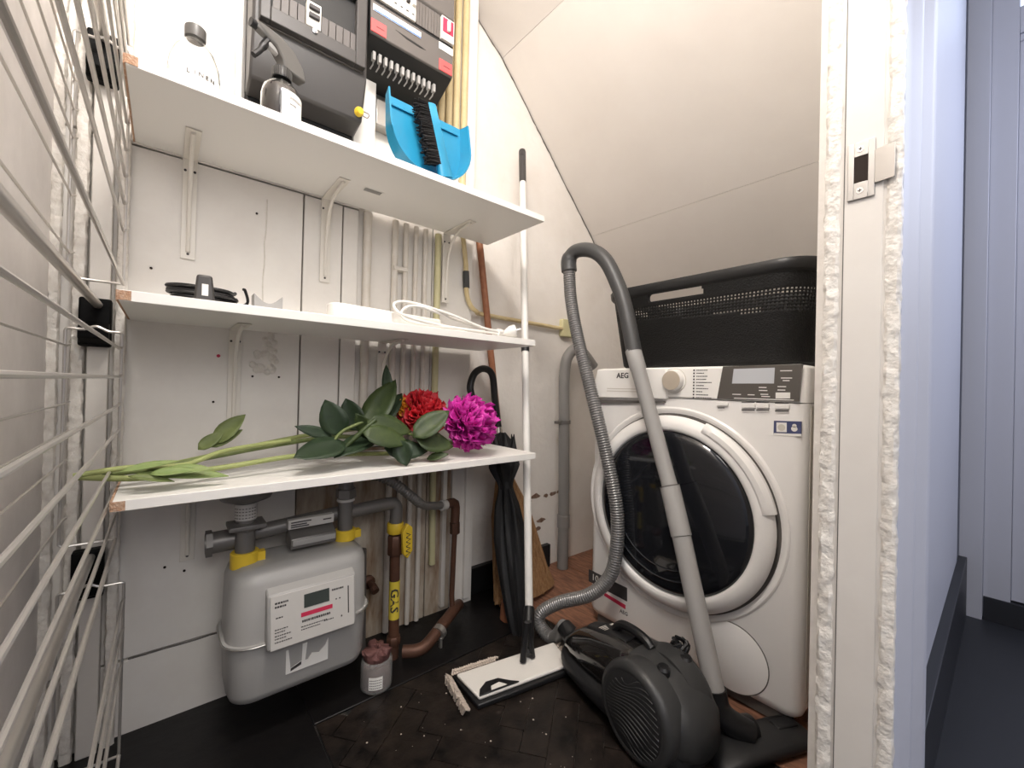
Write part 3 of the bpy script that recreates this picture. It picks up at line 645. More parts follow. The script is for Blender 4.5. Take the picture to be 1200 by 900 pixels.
zs = [BZ0, BZ0 + 0.012, 0.92, 0.96, 1.0]
z = 1.0
while z < 1.066: z += 0.0042; zs.append(z)
zs += [1.073, 1.078, 1.092, 1.100, 1.104]
vs_ = []; fs_ = []
for z in zs:
    g = -0.012 + 0.03 * ((z - BZ0) / (BZ1 - BZ0)) - (0.008 if z == BZ0 else 0)
    vs_ += [per(k / NU, z, g) for k in range(NU)]
for i in range(len(zs) - 1):
    for k in range(NU):
        p = vs_[i * NU + k]; zc = (zs[i] + zs[i + 1]) / 2
        dense = 1.0 < zc < 1.066
        front = p[0] < 1.19 or p[0] > 1.57; end = p[1] < 0.30 or p[1] > 0.88
        lowlim = 1.002 + 0.030 * ((p[1] - 0.30) / 0.58 if True else 0)
        if dense and i % 2 == 0 and k % 2 == 0 and zc > lowlim: continue
        if 1.0775 < zc < 1.1005 and ((front and 0.565 < p[1] < 0.735) or (end and 1.32 < p[0] < 1.44)): continue
        a = i * NU + k; b = i * NU + (k + 1) % NU
        fs_.append((a, b, b + NU, a + NU))
MB().add(vs_, fs_).build('basket_wall', 'basket', bk, solid=0.0025, ang=30)
MB().add([per(k / 60, BZ0 + 0.002, -0.018) for k in range(60)], [tuple(range(60))]).build('basket_floor', 'basket', bk, solid=0.002)
rr = [(0.0145, 1.100), (0.020, 1.104), (0.024, 1.110), (0.026, 1.128), (0.023, 1.134), (0.014, 1.1345), (0.012, 1.126), (0.012, 1.102)]
MB().ring_loft([[per(k / 120, z, g) for g, z in rr] for k in range(120)], False, True).build('basket_rim', 'basketrim', bk, ang=50)
hl = rrect(0.56, 0.74, 1.074, 1.104, 0.013, 5)
MB().tube([(1.1755, a, b) for a, b in hl], 0.0028, 6, True).build('handle_rim', 'basketrim', bk)

# ================================================================ VACUUM CLEANER
vc = thing('vacuum_cleaner', (0.90, 0.57, 0.0), 'dark grey and gloss black cylinder vacuum cleaner on the black floor', 'vacuum cleaner')
VF = Vector((0.935, 0.81, 0)); VR = Vector((0.866, 0.405, 0))
VS = 0.90
vu = (VF - VR).normalized(); vr = Vector((vu.y, -vu.x, 0)); VL = (VF - VR).length
def vp(u, v, z): return tuple(VR + (vu * u + vr * v + Vector((0, 0, z))) * 0.92)
def sect(u, hw, z0, z1, e=3.0, n=28, cv=0.0):
    out = []
    for k in range(n):
        a = 2 * math.pi * k / n; c, s = math.cos(a), math.sin(a)
        x = math.copysign(abs(c) ** (2 / e), c) * hw * 0.76; y = math.copysign(abs(s) ** (2 / e), s)
        out.append(vp(u, cv + x, VS * ((z0 + z1) / 2 + y * (z1 - z0) / 2)))
    return out
MB().ring_loft([sect(-0.005, 0.07, 0.03, 0.09), sect(0.02, 0.11, 0.02, 0.115), sect(0.12, 0.128, 0.018, 0.12), sect(0.28, 0.128, 0.018, 0.105), sect(0.38, 0.115, 0.02, 0.095), sect(0.43, 0.085, 0.025, 0.09), sect(0.452, 0.05, 0.035, 0.08)]).build('base_tub', 'vacdark', vc, ang=60)
MB().ring_loft([sect(0.115, 0.10, 0.07, 0.232, 2.6), sect(0.15, 0.121, 0.072, 0.236, 2.5), sect(0.22, 0.123, 0.072, 0.226, 2.4), sect(0.30, 0.118, 0.07, 0.205, 2.4), sect(0.37, 0.104, 0.07, 0.175, 2.4), sect(0.42, 0.08, 0.07, 0.14, 2.4), sect(0.445, 0.05, 0.072, 0.115, 2.3)]).build('bag_lid', 'vacglossy', vc, ang=60)
MB().ring_loft([sect(-0.02, 0.06, 0.06, 0.14, 2.4), sect(0.0, 0.095, 0.045, 0.18, 2.5), sect(0.05, 0.12, 0.03, 0.222, 2.6), sect(0.12, 0.128, 0.03, 0.238, 2.6), sect(0.16, 0.124, 0.05, 0.236, 2.6), sect(0.19, 0.10, 0.07, 0.225, 2.5)]).build('rear_housing', 'vacgrey', vc, ang=60)
for s in (-1, 1):
    c = Vector(vp(0.105, -0.088 if s < 0 else 0.046, 0.112)); ax = vr * s
    wh = MB().lathe([(0.096, -0.04), (0.101, 0.0), (0.097, 0.012), (0.088, 0.018), (0.082, 0.016)], c, ax, 48).build('wheel_cover', 'vacgrey', vc, ang=60)
    MB().lathe([(0.083, 0.0), (0.083, 0.0155), (0.06, 0.0205), (0.0001, 0.022)], c, ax, 48).build('grille_disc', 'vacdark', wh, ang=60)
    g = MB(); u_, v_, _ = basis(ax)
    for k in range(15):
        h = -0.066 + k * 0.0095
        L_ = math.sqrt(max(0.074 ** 2 - (h * 1.02) ** 2, 0))
        if L_ < 0.02: continue
        pts = []
        for j in range(13):
            t = -1 + 2 * j / 12; uu = t * L_
            hh = h + 0.012 * math.sin(t * 2.2 + k * 0.25)
            rad = math.hypot(uu, hh)
            dep = 0.0225 - 0.007 * (rad / 0.083) ** 2
            pts.append(c + ax * dep + vu * uu + Vector((0, 0, hh)))
        g.tube(pts, 0.0021, 5)
    g.build('grille_bars', 'vacgrey', wh, kind='stuff')
vt = MB()
for k in range(6):
    a = vp(0.100 + k * 0.008, -0.076, 0.206); b = vp(0.100 + k * 0.008, -0.090, 0.186)
    vt.tube([a, b], 0.0022, 5)
vt.build('vent_slots', 'black', vc)
hd = spline([vp(0.14, 0.0, 0.212), vp(0.16, 0.0, 0.224), vp(0.20, 0.0, 0.228), vp(0.245, 0.0, 0.220), vp(0.27, 0.0, 0.195)], 6)
MB().tube(hd, 0.011, 10).build('carry_handle', 'black', vc)
MB().ring_loft([sect(0.20, 0.045, 0.19, 0.2325, 3), sect(0.30, 0.05, 0.17, 0.2125, 3), sect(0.36, 0.035, 0.15, 0.188, 3)]).build('control_deck', 'black', vc, ang=60)
fr = frame(vp(0.30, -0.02, 0.1925), vr, tuple(vu * 1.0 + Vector((0, 0, -0.22))))
pr = MB()
for k in range(4): pr.box(-0.012 + 0.0, 0.012 - 0.003 * k, -0.002 - 0.007 * k, 0.0 - 0.007 * k, 0.0, 0.0006, fr)
pr.box(0.022, 0.034, -0.012, -0.004, 0, 0.001, fr)
pr.build('deck_print', 'grey_edge', vc, kind='stuff')
for v in (-0.035, 0.045):
    c = vp(0.075, v, 0.212)
    MB().lathe([(0.014, -0.02), (0.015, 0.0), (0.011, 0.006)], c, (0, 0, 1), 16).build('button_cap', 'black', vc)
kc = MB()
cc = Vector(vp(0.11, 0.070, 0.212))
for k in range(7):
    a = k * 0.9; kc.tube(spline([cc + Vector((0.014 * math.cos(a), 0.012 * math.sin(a), -0.014)), cc + Vector((0.022 * math.cos(a + 1), 0.018 * math.sin(a + 1), 0.004)), cc + Vector((0.012 * math.cos(a + 2), 0.016 * math.sin(a + 2), 0.016))], 4), 0.0045, 6)
kc.build('plug_and_cord', 'black', vc)
MB().tube([vp(0.435, 0, 0.072), vp(0.47, -0.004, 0.082), vp(0.495, -0.006, 0.092)], [0.027, 0.026, 0.023], 16).build('hose_connector', 'black', vc)
# hose, bend, tube and floor nozzle: one flexible assembly leaning on the washer
hz = thing('suction_hose', (0.9, 0.8, 0.0), 'ribbed grey vacuum hose with a telescopic grey tube leaning against the washing machine', 'vacuum hose')
e0 = Vector(vp(0.492, -0.006, 0.091))
hp = [e0] + [Vector(p) for p in [(0.955, 0.9152, 0.0116), (0.955, 0.9738, 0.0251), (0.965, 0.9814, 0.06), (1.0, 0.9315, 0.1032), (1.035, 0.8484, 0.148), (1.06, 0.7964, 0.2033), (1.07, 0.7709, 0.2803), (1.07, 0.7685, 0.4243), (1.065, 0.8077, 0.5885), (1.06, 0.8703, 0.7868), (1.06, 0.9339, 0.9712), (1.06, 0.9686, 1.1053), (1.06, 0.9797, 1.2099)]]
hs = spline(hp, 60)
L_ = [0]
for a, b in zip(hs[:-1], hs[1:]): L_.append(L_[-1] + (b - a).length)
N = int(L_[-1] / 0.00195); rs = []; ps = []; j = 0
for i in range(N + 1):
    d = L_[-1] * i / N
    while j < len(L_) - 2 and L_[j + 1] < d: j += 1
    t = (d - L_[j]) / max(L_[j + 1] - L_[j], 1e-9); ps.append(hs[j].lerp(hs[j + 1], t)); rs.append(0.0212 if i % 4 < 2 else 0.0182)
MB().tube(ps, rs, 14).build('ribbed_hose', 'hose', hz, ang=60)
bd = spline([Vector(p) for p in [(1.06, 0.9794, 1.2011), (1.06, 0.9807, 1.2426), (1.065, 0.9509, 1.2662), (1.075, 0.8926, 1.2547), (1.08, 0.8397, 1.2104), (1.085, 0.7951, 1.1266), (1.085, 0.7646, 1.0476), (1.08, 0.7274, 0.9138)]], 6)
MB().tube(bd, [0.0265] * 8 + [0.0235] * (len(bd) - 8), 16).build('bent_grip', 'hose2', hz, ang=60)
tA, tB, tC, tD = [Vector(p) for p in [(1.08, 0.7273, 0.9086), (1.04, 0.5807, 0.5439), (1.03, 0.5569, 0.4834), (0.985, 0.4282, 0.1086)]]
d1 = (tB - tA).normalized()
MB().tube([tA - d1 * 0.01, tA + d1 * 0.05, tA + d1 * 0.055, tB], [0.0240, 0.0240, 0.0215, 0.0205], 18).build('upper_tube', 'tube', hz)
MB().tube([tB, tB + (tC - tB) * 1.9], 0.0255, 18).build('tube_sleeve', 'tube', hz)
MB().tube([tB - d1 * 0.002, tB + d1 * 0.001], 0.0260, 18).build('sleeve_joint', 'seam', hz)
MB().tube([tB + (tC - tB) * 1.9, tD], [0.0235, 0.0225], 18).build('lower_tube', 'tube', hz)
nz = spline([tD - (tD - tC).normalized() * 0.01, tD + Vector((0.002, -0.006, -0.03)), Vector((tD.x + 0.012, tD.y - 0.028, 0.055)), Vector((tD.x + 0.04, tD.y - 0.06, 0.035))], 6)
MB().tube(nz, [0.0265] * (len(nz) - 6) + [0.027] * 6, 16).build('nozzle_neck', 'black', hz, ang=60)
nc = Vector((tD.x + 0.055, tD.y - 0.075, 0.0))
def nb_(u, v, z): return tuple(nc + Vector((0.86, 0.30, 0)) * 0 + Vector((0.72, -0.30, 0)).normalized() * u + Vector((0.30, 0.72, 0)).normalized() * v + Vector((0, 0, z)))
rings = []
for u in (-0.135, -0.125, -0.06, 0.0, 0.06, 0.125, 0.135):
    hw = 0.045 if abs(u) < 0.13 else 0.03; zt = 0.034 if abs(u) < 0.07 else (0.028 if abs(u) < 0.13 else 0.018)
    rings.append([nb_(u, hw * math.cos(2 * math.pi * k / 20), 0.003 + (zt - 0.003) * 0.5 * (1 + math.copysign(abs(math.sin(2 * math.pi * k / 20)) ** 0.5, math.sin(2 * math.pi * k / 20)))) for k in range(20)])
MB().ring_loft(rings).build('floor_nozzle', 'vacdark', hz, ang=50)
MB().lathe([(0.026, -0.018), (0.028, 0), (0.026, 0.018)], nb_(-0.02, 0.02, 0.036), (0.72, -0.30, 0), 20).build('swivel_joint', 'black', hz)
MB().box(-0.030, 0.030, -0.014, 0.014, 0, 0.008, frame(nb_(0.085, 0.012, 0.028), (0.72, -0.30, 0), (0.3, 0.72, 0.0))).build('foot_pedal', 'black', hz, 0.003)

# ================================================================ FLAT MOP
mp_ = thing('flat_mop', (0.84, 0.93, 0.0), 'white-poled flat mop with a white plate and cream fringe, standing in front of the umbrella', 'mop')
mt = Vector((1.0824, 1.27, 1.7511)); mb = Vector((0.8822, 0.95, 0.106))
md = (mt - mb).normalized()
MB().tube([mb, mt - md * 0.15], 0.0125, 16).build('pole', 'poleWhite', mp_)
MB().tube([mt - md * 0.15, mt - md * 0.01, mt - md * 0.003, mt], [0.0135, 0.0145, 0.013, 0.006], 16).build('hand_grip', 'boxgrey', mp_)
MB().tube([mt - md * 0.030 + Vector((-0.0125, -0.008, 0)), mt - md * 0.030 + Vector((0.0, -0.004, 0))], 0.006, 10).build('hanging_hole', 'ink', mp_)
rm = mb + md * ((mt - mb).length * 0.5055555555555555)
MB().tube([rm - md * 0.012, rm + md * 0.012], 0.0145, 16).build('black_collar', 'black', mp_)
jt = Vector((0.8109, 0.8759, 0.03))
MB().tube([jt + Vector((0, 0, 0.004)), jt + (mb - jt) * 0.5, mb + md * 0.01], [0.017, 0.018, 0.0165], 14).build('swivel_socket', 'black', mp_)
for dx in (-0.022, 0.014):
    MB().tube([jt + Vector((dx, -0.006, -0.002)), jt + Vector((dx * 0.5, 0, 0.05)), jt + Vector((dx * 0.2, 0, 0.10))], [0.009, 0.010, 0.008], 10).build('fork', 'black', mp_)
pc = [(0.6048, 0.9321, 0.02), (0.5998, 0.8454, 0.02), (0.9049, 0.7852, 0.02), (1.0203, 0.8256, 0.02), (0.7987, 0.9292, 0.02)]
e = Vector((pc[2][0] - pc[1][0], pc[2][1] - pc[1][1], 0)).normalized(); f_ = Vector((-e.y, e.x, 0))
o0 = Vector((pc[1][0], pc[1][1], 0)); LM = 0.315; WM = 0.105
def mp(u, v, z): return tuple(o0 + e * u + f_ * v + Vector((0, 0, z)))
MB().add([mp(u, v, z) for z in (0.014, 0.024) for u, v in ((0.02, 0.0), (LM - 0.01, 0.0), (LM, WM), (0.0, WM))], [(3, 2, 1, 0), (4, 5, 6, 7), (0, 1, 5, 4), (1, 2, 6, 5), (2, 3, 7, 6), (3, 0, 4, 7)]).build('mop_plate', 'mopwhite', mp_, 0.004)
MB().add([mp(u, v, z) for z in (0.002, 0.0145) for u, v in ((0.012, -0.012), (LM, -0.012), (LM + 0.006, WM + 0.008), (-0.006, WM + 0.008))], [(3, 2, 1, 0), (4, 5, 6, 7), (0, 1, 5, 4), (1, 2, 6, 5), (2, 3, 7, 6), (3, 0, 4, 7)]).build('mop_pad', 'black', mp_, 0.003)
MB().add([mp(u, v, z) for z in (0.0245, 0.028) for u, v in ((0.02, 0.0), (0.135, 0.0), (0.115, 0.014), (0.09, 0.036), (0.055, 0.038), (0.03, 0.02))], [(5, 4, 3, 2, 1, 0), (6, 7, 8, 9, 10, 11)] + [(i, (i + 1) % 6, 6 + (i + 1) % 6, 6 + i) for i in range(6)]).build('pad_clip', 'black', mp_, 0.001)
MB().add([mp(u, v, z) for z in (0.028, 0.0288) for u, v in ((0.055, 0.003), (0.10, 0.003), (0.085, 0.02), (0.06, 0.016))], [(3, 2, 1, 0), (4, 5, 6, 7), (0, 1, 5, 4), (1, 2, 6, 5), (2, 3, 7, 6), (3, 0, 4, 7)]).build('clip_window', 'mopwhite', mp_)
yr = MB()
for side, (ub, n_) in enumerate(((-0.012, 26), (LM + 0.008, 18))):
    for k in range(n_):
        v = -0.012 + (WM + 0.02) * k / (n_ - 1)
        yr.tube([mp(ub, v, 0.012), mp(ub - (0.010 if side == 0 else -0.008) - rnd.uniform(0, 0.006), v + rnd.uniform(-.005, .005), 0.016 + rnd.uniform(0, 0.008)), mp(ub - (0.016 if side == 0 else -0.014), v + rnd.uniform(-.006, .006), 0.004)], [0.004, 0.0055, 0.003], 6)
for k in range(20):
    yr.tube([mp(-0.01 + 0.02 * k / 3, WM + 0.004, 0.02), mp(-0.006 + 0.02 * k / 3, WM + 0.012, 0.026 + rnd.uniform(0, .004)), mp(0.002 + 0.02 * k / 3, WM + 0.006, 0.026)], 0.0035, 5)
yr.build('yarn_fringe', 'yarn', mp_, kind='stuff')

# ================================================================ UMBRELLA
um = thing('umbrella', (0.86, 1.05, 0.03), 'closed black crook-handled umbrella leaning in the corner beside the shelves', 'umbrella')
u_top = Vector((0.9776, 1.215, 0.4578)); u_bot = Vector((0.9422, 1.055, -0.0131))
hk = spline([Vector(p) for p in [(0.8313, 1.2, 0.7402), (0.8153, 1.205, 0.7905), (0.8352, 1.21, 0.8418), (0.8789, 1.215, 0.8619), (0.918, 1.215, 0.8387), (0.9327, 1.215, 0.7452), (0.9514, 1.215, 0.6503)]], 6)
MB().tube(hk, [0.010] + [0.0125] * (len(hk) - 1), 14).build('crook_handle', 'black', um, ang=60)
s1 = Vector((0.9514, 1.215, 0.6503))
MB().tube([s1, u_top], 0.0045, 8).build('shaft', 'steel', um)
MB().tube([s1, s1 + (u_top - s1) * 0.12], 0.0135, 12).build('handle_ferrule', 'chrome', um)
a_ = Vector((0.9603, 1.21, 0.6251)); b_ = Vector((0.8998, 1.0, -0.0688))
d_ = (b_ - a_); dn = d_.normalized(); uu, vv, _ = basis(dn); vv = dn.cross(uu)
prof = [(0.0, 0.016), (0.03, 0.028), (0.09, 0.046), (0.17, 0.050), (0.235, 0.028), (0.262, 0.022), (0.29, 0.026), (0.36, 0.040), (0.50, 0.050), (0.66, 0.047), (0.82, 0.034), (0.94, 0.020), (1.0, 0.010)]
rings = []
for i in range(61):
    t = i / 60
    for q0_, q1_ in zip(prof[:-1], prof[1:]):
        if q0_[0] <= t <= q1_[0]: r = q0_[1] + (q1_[1] - q0_[1]) * (t - q0_[0]) / (q1_[0] - q0_[0])
    ring = []
    for k in range(64):
        a = 2 * math.pi * k / 64
        pl = 0.16 * math.sin(8 * a + t * 2.5) + 0.06 * math.sin(17 * a - t * 5)
        ring.append(a_ + d_ * t + (uu * math.cos(a) + vv * math.sin(a)) * r * (1 + pl))
    rings.append(ring)
MB().ring_loft(rings).build('furled_canopy', 'cloth', um, ang=70)
tr = a_ + d_ * 0.262
MB().tube([tr - dn * 0.012, tr + dn * 0.012], 0.0255, 20).build('closing_strap', 'cloth', um)
for k in range(8):
    a = k * math.pi / 4 + 0.3; b0 = a_ + d_ * 0.10 + (uu * math.cos(a) + vv * math.sin(a)) * 0.042
    b1 = a_ + d_ * (0.005 + 0.01 * (k % 3)) + (uu * math.cos(a) + vv * math.sin(a)) * (0.042 + 0.010 * (k % 2))
    MB().tube([b0, b0.lerp(b1, .5) , b1], [0.016, 0.008, 0.0015], 6).build('rib_tip', 'cloth', um)
MB().tube([b_, b_ + dn * 0.05], [0.006, 0.004], 8).build('ferrule', 'black', um)

# ================================================================ BROOM
br = thing('broom', (1.02, 1.2, 0.0), 'straw broom with a reddish wooden handle leaning behind the umbrella', 'broom')
k0 = Vector((0.9047, 1.305, 1.375)); k1 = Vector((0.9777, 1.295, 0.8679)); kd = (k1 - k0).normalized()
kb = k0 + kd * ((k0.z - 0.50) / -kd.z)
MB().tube([k0 - kd * 0.035, kb], 0.0128, 14).build('handle', 'broomwood', br)
fb = MB(); bc = None
NS = 300
for k in range(NS):
    a = rnd.random() * 2 * math.pi; q = math.sqrt(rnd.random())
    top = kb + Vector((math.cos(a) * 0.016 * q, math.sin(a) * 0.016 * q, 0.0))
    bot = Vector((1.075 + math.cos(a) * 0.145 * q, 1.185 + math.sin(a) * 0.055 * q, rnd.uniform(0.005, 0.05)))
    mid = top.lerp(bot, 0.45) + Vector((math.cos(a) * 0.022 * q, 0, 0.01))
    fb.tube([top, mid, bot], [0.0035, 0.0045, 0.003], 4)
fb.build('straw_bristles', 'straw', br, kind='stuff')
rings = []
for i in range(14):
    t = i / 13; c = kb.lerp(Vector((1.075, 1.175, 0.02)), t); hw = 0.018 + (0.14 - 0.018) * t ** 1.1; hd_ = 0.017 + 0.032 * t
    rings.append([c + Vector((hw * math.cos(2 * math.pi * k / 40) * (1 + 0.05 * math.sin(k * 7.3)), hd_ * math.sin(2 * math.pi * k / 40) * (1 + 0.06 * math.sin(k * 5.1)), 0)) for k in range(40)])
MB().ring_loft(rings).build('straw_core', 'straw', br, ang=20)
for t in (0.02, 0.10):
    c = kb.lerp(Vector((1.075, 1.175, 0.02)), t)
    MB().lathe([(0.024 + 0.1 * t, -0.006), (0.025 + 0.1 * t, 0.006)], c, (0, 0, 1), 20).build('binding', 'broomwood', br)

# ================================================================ FUSE BOARDS OVER THE TOP SHELF
fb1 = thing('fuse_board', (0.26, 1.2, 1.3465), 'tall dark grey fuse board with one white breaker in its window, behind the spray bottle', 'fuse box')
FX0, FX1 = 0.135, 0.400
MB().prism([(1.262, 1.3455), (1.262, 2.3), (1.215, 2.3), (1.215, 1.3455)], FX0 + 0.004, FX1 - 0.004, 'x').build('back_plate', 'boxblack', fb1, 0.003)
MB().prism([(1.214, 1.50), (1.214, 2.3), (1.128, 2.3), (1.120, 1.612), (1.150, 1.513)], FX0, FX1, 'x').build('housing', 'boxgrey', fb1, 0.006)
wx0, wx1, wz0, wz1 = 0.168, 0.362, 1.662, 1.80
fy = 1.104
for (a, b, c, d) in ((FX0 + 0.012, wx0, 1.628, 1.92), (wx1, FX1 - 0.012, 1.628, 1.92), (wx0, wx1, 1.628, wz0), (wx0, wx1, wz1, 1.92)):
    MB().box(a, b, fy - 0.006, fy + 0.022, c, d).build('cover_frame', 'boxgrey', fb1, 0.002)
MB().box(wx0, wx1, fy + 0.012, fy + 0.016, wz0, wz1).build('window_recess', 'boxblack', fb1)
for x in [wx0 + 0.004 + 0.0178 * k for k in range(11)]:
    if 0.238 < x + 0.009 < 0.276: continue
    MB().box(x, x + 0.0165, fy + 0.004, fy + 0.012, wz0 + 0.002, wz0 + 0.048).build('blank_strip', 'blank', fb1, 0.001)
bk1 = MB().box(0.243, 0.276, fy - 0.006, fy + 0.012, wz0 + 0.001, wz0 + 0.062).build('circuit_breaker', 'breaker', fb1, 0.002)
for z in (0.046, 0.026):
    MB().box(0.2475, 0.2715, fy - 0.013, fy - 0.005, wz0 + z - 0.005, wz0 + z + 0.005).build('switch', 'ink', bk1, 0.001)
MB().box(0.318, 0.372, fy - 0.0068, fy - 0.0058, 1.815, 1.85).build('label_strip', 'whitelab', fb1)
lp = MB()
for k in range(3): lp.box(0.322, 0.366 - 0.01 * (k % 2), fy - 0.0072, fy - 0.0067, 1.822 + 0.009 * k, 1.825 + 0.009 * k)
lp.build('label_print', 'ink', fb1, kind='stuff')
MB().lathe([(0.006, 0), (0.006, 0.004), (0.002, 0.005)], (0.262, fy - 0.005, wz0 - 0.007), (0, -1, 0), 12).build('seal_screw', 'chrome', fb1)
MB().box(FX0 + 0.01, FX1 - 0.012, fy + 0.010, fy + 0.020, 1.6245, 1.6268).build('cover_gap', 'seam', fb1)
MB().lathe([(0.011, 0), (0.012, 0.012), (0.009, 0.018), (0.003, 0.019)], (0.386, 1.150, 1.535), (0.2, -1, 0), 16).build('seal_cap', 'yellow', fb1, label='yellow seal cap')
MB().tube(spline([(0.398, 1.150, 1.535), (0.412, 1.145, 1.53), (0.418, 1.15, 1.545), (0.405, 1.155, 1.55)], 5), 0.0012, 5).build('seal_wire', 'copper', fb1)
# white trunking left and between the boards
tag(MB().box(0.118, 0.131, 1.235, 1.2675, 1.3465, 2.4).build('trunking', 'strip', None, 0.002), 'narrow white trunking running up the wall left of the dark fuse board', 'trunking')
tk = MB().prism([(0.405, 1.3465), (0.470, 1.3465), (0.470, 1.73), (0.405, 1.73)], 1.235, 1.287, 'y').build('trunking_cover', 'strip', None, 0.003)
tag(tk, 'white trunking cover between the dark fuse board and the dustpan', 'trunking')
MB().prism([(0.4165, 1.44), (0.452, 1.40), (0.452, 1.36), (0.4165, 1.36)], 1.2335, 1.2355, 'y').build('raised_fold', 'strip', tk, 0.001)
tag(MB().box(0.475, 0.660, 1.245, 1.286, 1.59, 1.668).build('cable_tray', 'steel', None, 0.002), 'dull metal cable tray between the consumer unit and the dustpan', 'cable tray')

cu = thing('consumer_unit', (0.53, 1.2, 1.66), 'wide grey consumer unit with white breakers, red tags and a red main switch', 'fuse box')
CX0, CX1 = 0.403, 0.664
MB().prism([(1.2655, 1.690), (1.2655, 2.3), (1.128, 2.3), (1.118, 1.752), (1.128, 1.746)], CX0, CX1, 'x').build('housing', 'boxblack', cu, 0.004)
MB().prism([(1.1175, 1.750), (1.1175, 1.838), (1.127, 1.842), (1.127, 1.748)], CX0 + 0.001, CX1 - 0.001, 'x').build('lower_cover', 'boxgrey2', cu, 0.003)
MB().prism([(1.116, 1.925), (1.116, 2.28), (1.127, 2.28), (1.127, 1.915)], CX0 + 0.001, CX1 - 0.001, 'x').build('upper_cover', 'boxgrey2', cu, 0.003)
x = CX0 + 0.006
for k in range(7):
    b = MB().box(x, x + 0.0172, 1.112, 1.130, 1.846, 1.915).build('circuit_breaker', 'breaker', cu, 0.001)
    MB().box(x + 0.004, x + 0.0132, 1.102, 1.1125, 1.884, 1.897).build('toggle', 'ink' if k % 2 else 'breaker', b, 0.001)
    MB().box(x + 0.005, x + 0.012, 1.1112, 1.1122, 1.860, 1.864).build('mark', 'ink', b)
    x += 0.0178
x = 0.536
for k in range(8):
    MB().box(x, x + 0.0090, 1.116, 1.130, 1.846, 1.915).build('blank_strip', 'boxgrey2', cu, 0.001); x += 0.0097
rs_ = MB().box(0.616, 0.660, 1.110, 1.130, 1.846, 1.915).build('main_switch', 'breaker', cu, 0.001)
MB().box(0.620, 0.656, 1.1085, 1.1105, 1.868, 1.910).build('red_face', 'inkred', rs_, label='red switch field')
MB().box(0.634, 0.642, 1.100, 1.109, 1.872, 1.905).build('lever', 'whitelab', rs_, 0.001)
MB().box(0.410, 0.552, 1.1158, 1.1172, 1.810, 1.828).build('label_strip', 'whitelab', cu)
MB().box(0.412, 0.552, 1.1155, 1.1162, 1.8105, 1.8145).build('blue_line', 'bluelab', cu)
MB().box(0.612, 0.660, 1.1158, 1.1172, 1.815, 1.836).build('label_strip', 'whitelab', cu)
for x0, x1 in ((0.405, 0.448), (0.614, 0.658)):
    r_ = MB().box(x0, x1, 1.1150, 1.1174, 1.7525, 1.786).build('warning_tag', 'redlab', cu, label='red tag')
    MB().box(x0 + 0.014, x1 - 0.006, 1.1144, 1.1151, 1.768, 1.7705).build('tag_print', 'ink', r_)
MB().prism([(x_, z_) for x_, z_ in [(0.475, 1.793), (0.51, 1.785), (0.55, 1.783), (0.57, 1.786), (0.545, 1.789), (0.51, 1.791)]], 1.1168, 1.1174, 'y').build('finger_groove', 'boxblack', cu)
tm = MB()
for k in range(12):
    xx = 0.425 + 0.0172 * k
    tm.box(xx, xx + 0.008, 1.150, 1.162, 1.705, 1.728).tube([(xx + 0.004, 1.155, 1.712), (xx + 0.006, 1.165, 1.700), (xx + 0.004, 1.18, 1.695)], 0.002, 5)
tm.build('terminal_row', 'tube', cu)

# ================================================================ BOTTLES
ZT = 1.3457
bt1 = thing('glass_bottle', (0.030, 1.075, ZT), 'clear round-shouldered bottle with a grey cap at the left end of the top shelf', 'bottle')
cx, cy = 0.032, 1.075
MB().lathe([(0.040, 0), (0.043, 0.004), (0.044, 0.07), (0.042, 0.092), (0.034, 0.118), (0.021, 0.135), (0.0155, 0.142), (0.0155, 0.150), (0.0145, 0.150), (0.0145, 0.142), (0.0198, 0.1345), (0.0328, 0.1172), (0.0408, 0.0918), (0.0428, 0.07), (0.0418, 0.006), (0.038, 0.003)], (cx, cy, ZT), (0, 0, 1), 40).build('bottle_body', 'glass', bt1, ang=60)
MB().lathe([(0.0175, 0), (0.018, 0.002), (0.018, 0.022), (0.0165, 0.024), (0.0001, 0.024)], (cx, cy, ZT + 0.146), (0, 0, 1), 32).build('screw_cap', 'capgrey', bt1)
lb_ = [[(cx + 0.0448 * math.cos(math.radians(a)), cy + 0.0448 * math.sin(math.radians(a)), ZT + z) for z in (0.012, 0.064)] for a in range(195, 346, 6)]
v_ = [p for q in lb_ for p in q]; MB().add(v_, [(2 * i, 2 * i + 2, 2 * i + 3, 2 * i + 1) for i in range(len(lb_) - 1)]).build('paper_label', 'whitelab', bt1)
for i, ch in enumerate('LINEN'):
    a = math.radians(256 + i * 13); text(ch, 'label_letter', 'ink', bt1, frame((cx + 0.0455 * math.cos(a), cy + 0.0455 * math.sin(a), ZT + 0.054), (-math.sin(a), math.cos(a), 0), (0, 0, 1)), 0.012)
sb = thing('spray_bottle', (0.18, 1.06, ZT), 'dark-filled clear spray bottle with a black trigger and white label on the top shelf', 'spray bottle')
cx, cy = 0.186, 1.055
MB().lathe([(0.036, 0), (0.039, 0.004), (0.040, 0.085), (0.037, 0.102), (0.026, 0.115), (0.0165, 0.122), (0.0165, 0.134), (0.0153, 0.134), (0.0153, 0.122), (0.0248, 0.1142), (0.0355, 0.1015), (0.0385, 0.085), (0.0378, 0.005), (0.034, 0.002)], (cx, cy, ZT), (0, 0, 1), 40).build('bottle_body', 'glass', sb, ang=60)
MB().lathe([(0.0345, 0), (0.0355, 0.003), (0.0360, 0.088), (0.0340, 0.098), (0.0001, 0.098)], (cx, cy, ZT + 0.004), (0, 0, 1), 40).build('liquid', 'amber', sb)
lb_ = [[(cx + 0.0408 * math.cos(math.radians(a)), cy + 0.0408 * math.sin(math.radians(a)), ZT + z) for z in (0.010, 0.088)] for a in range(262, 372, 5)]
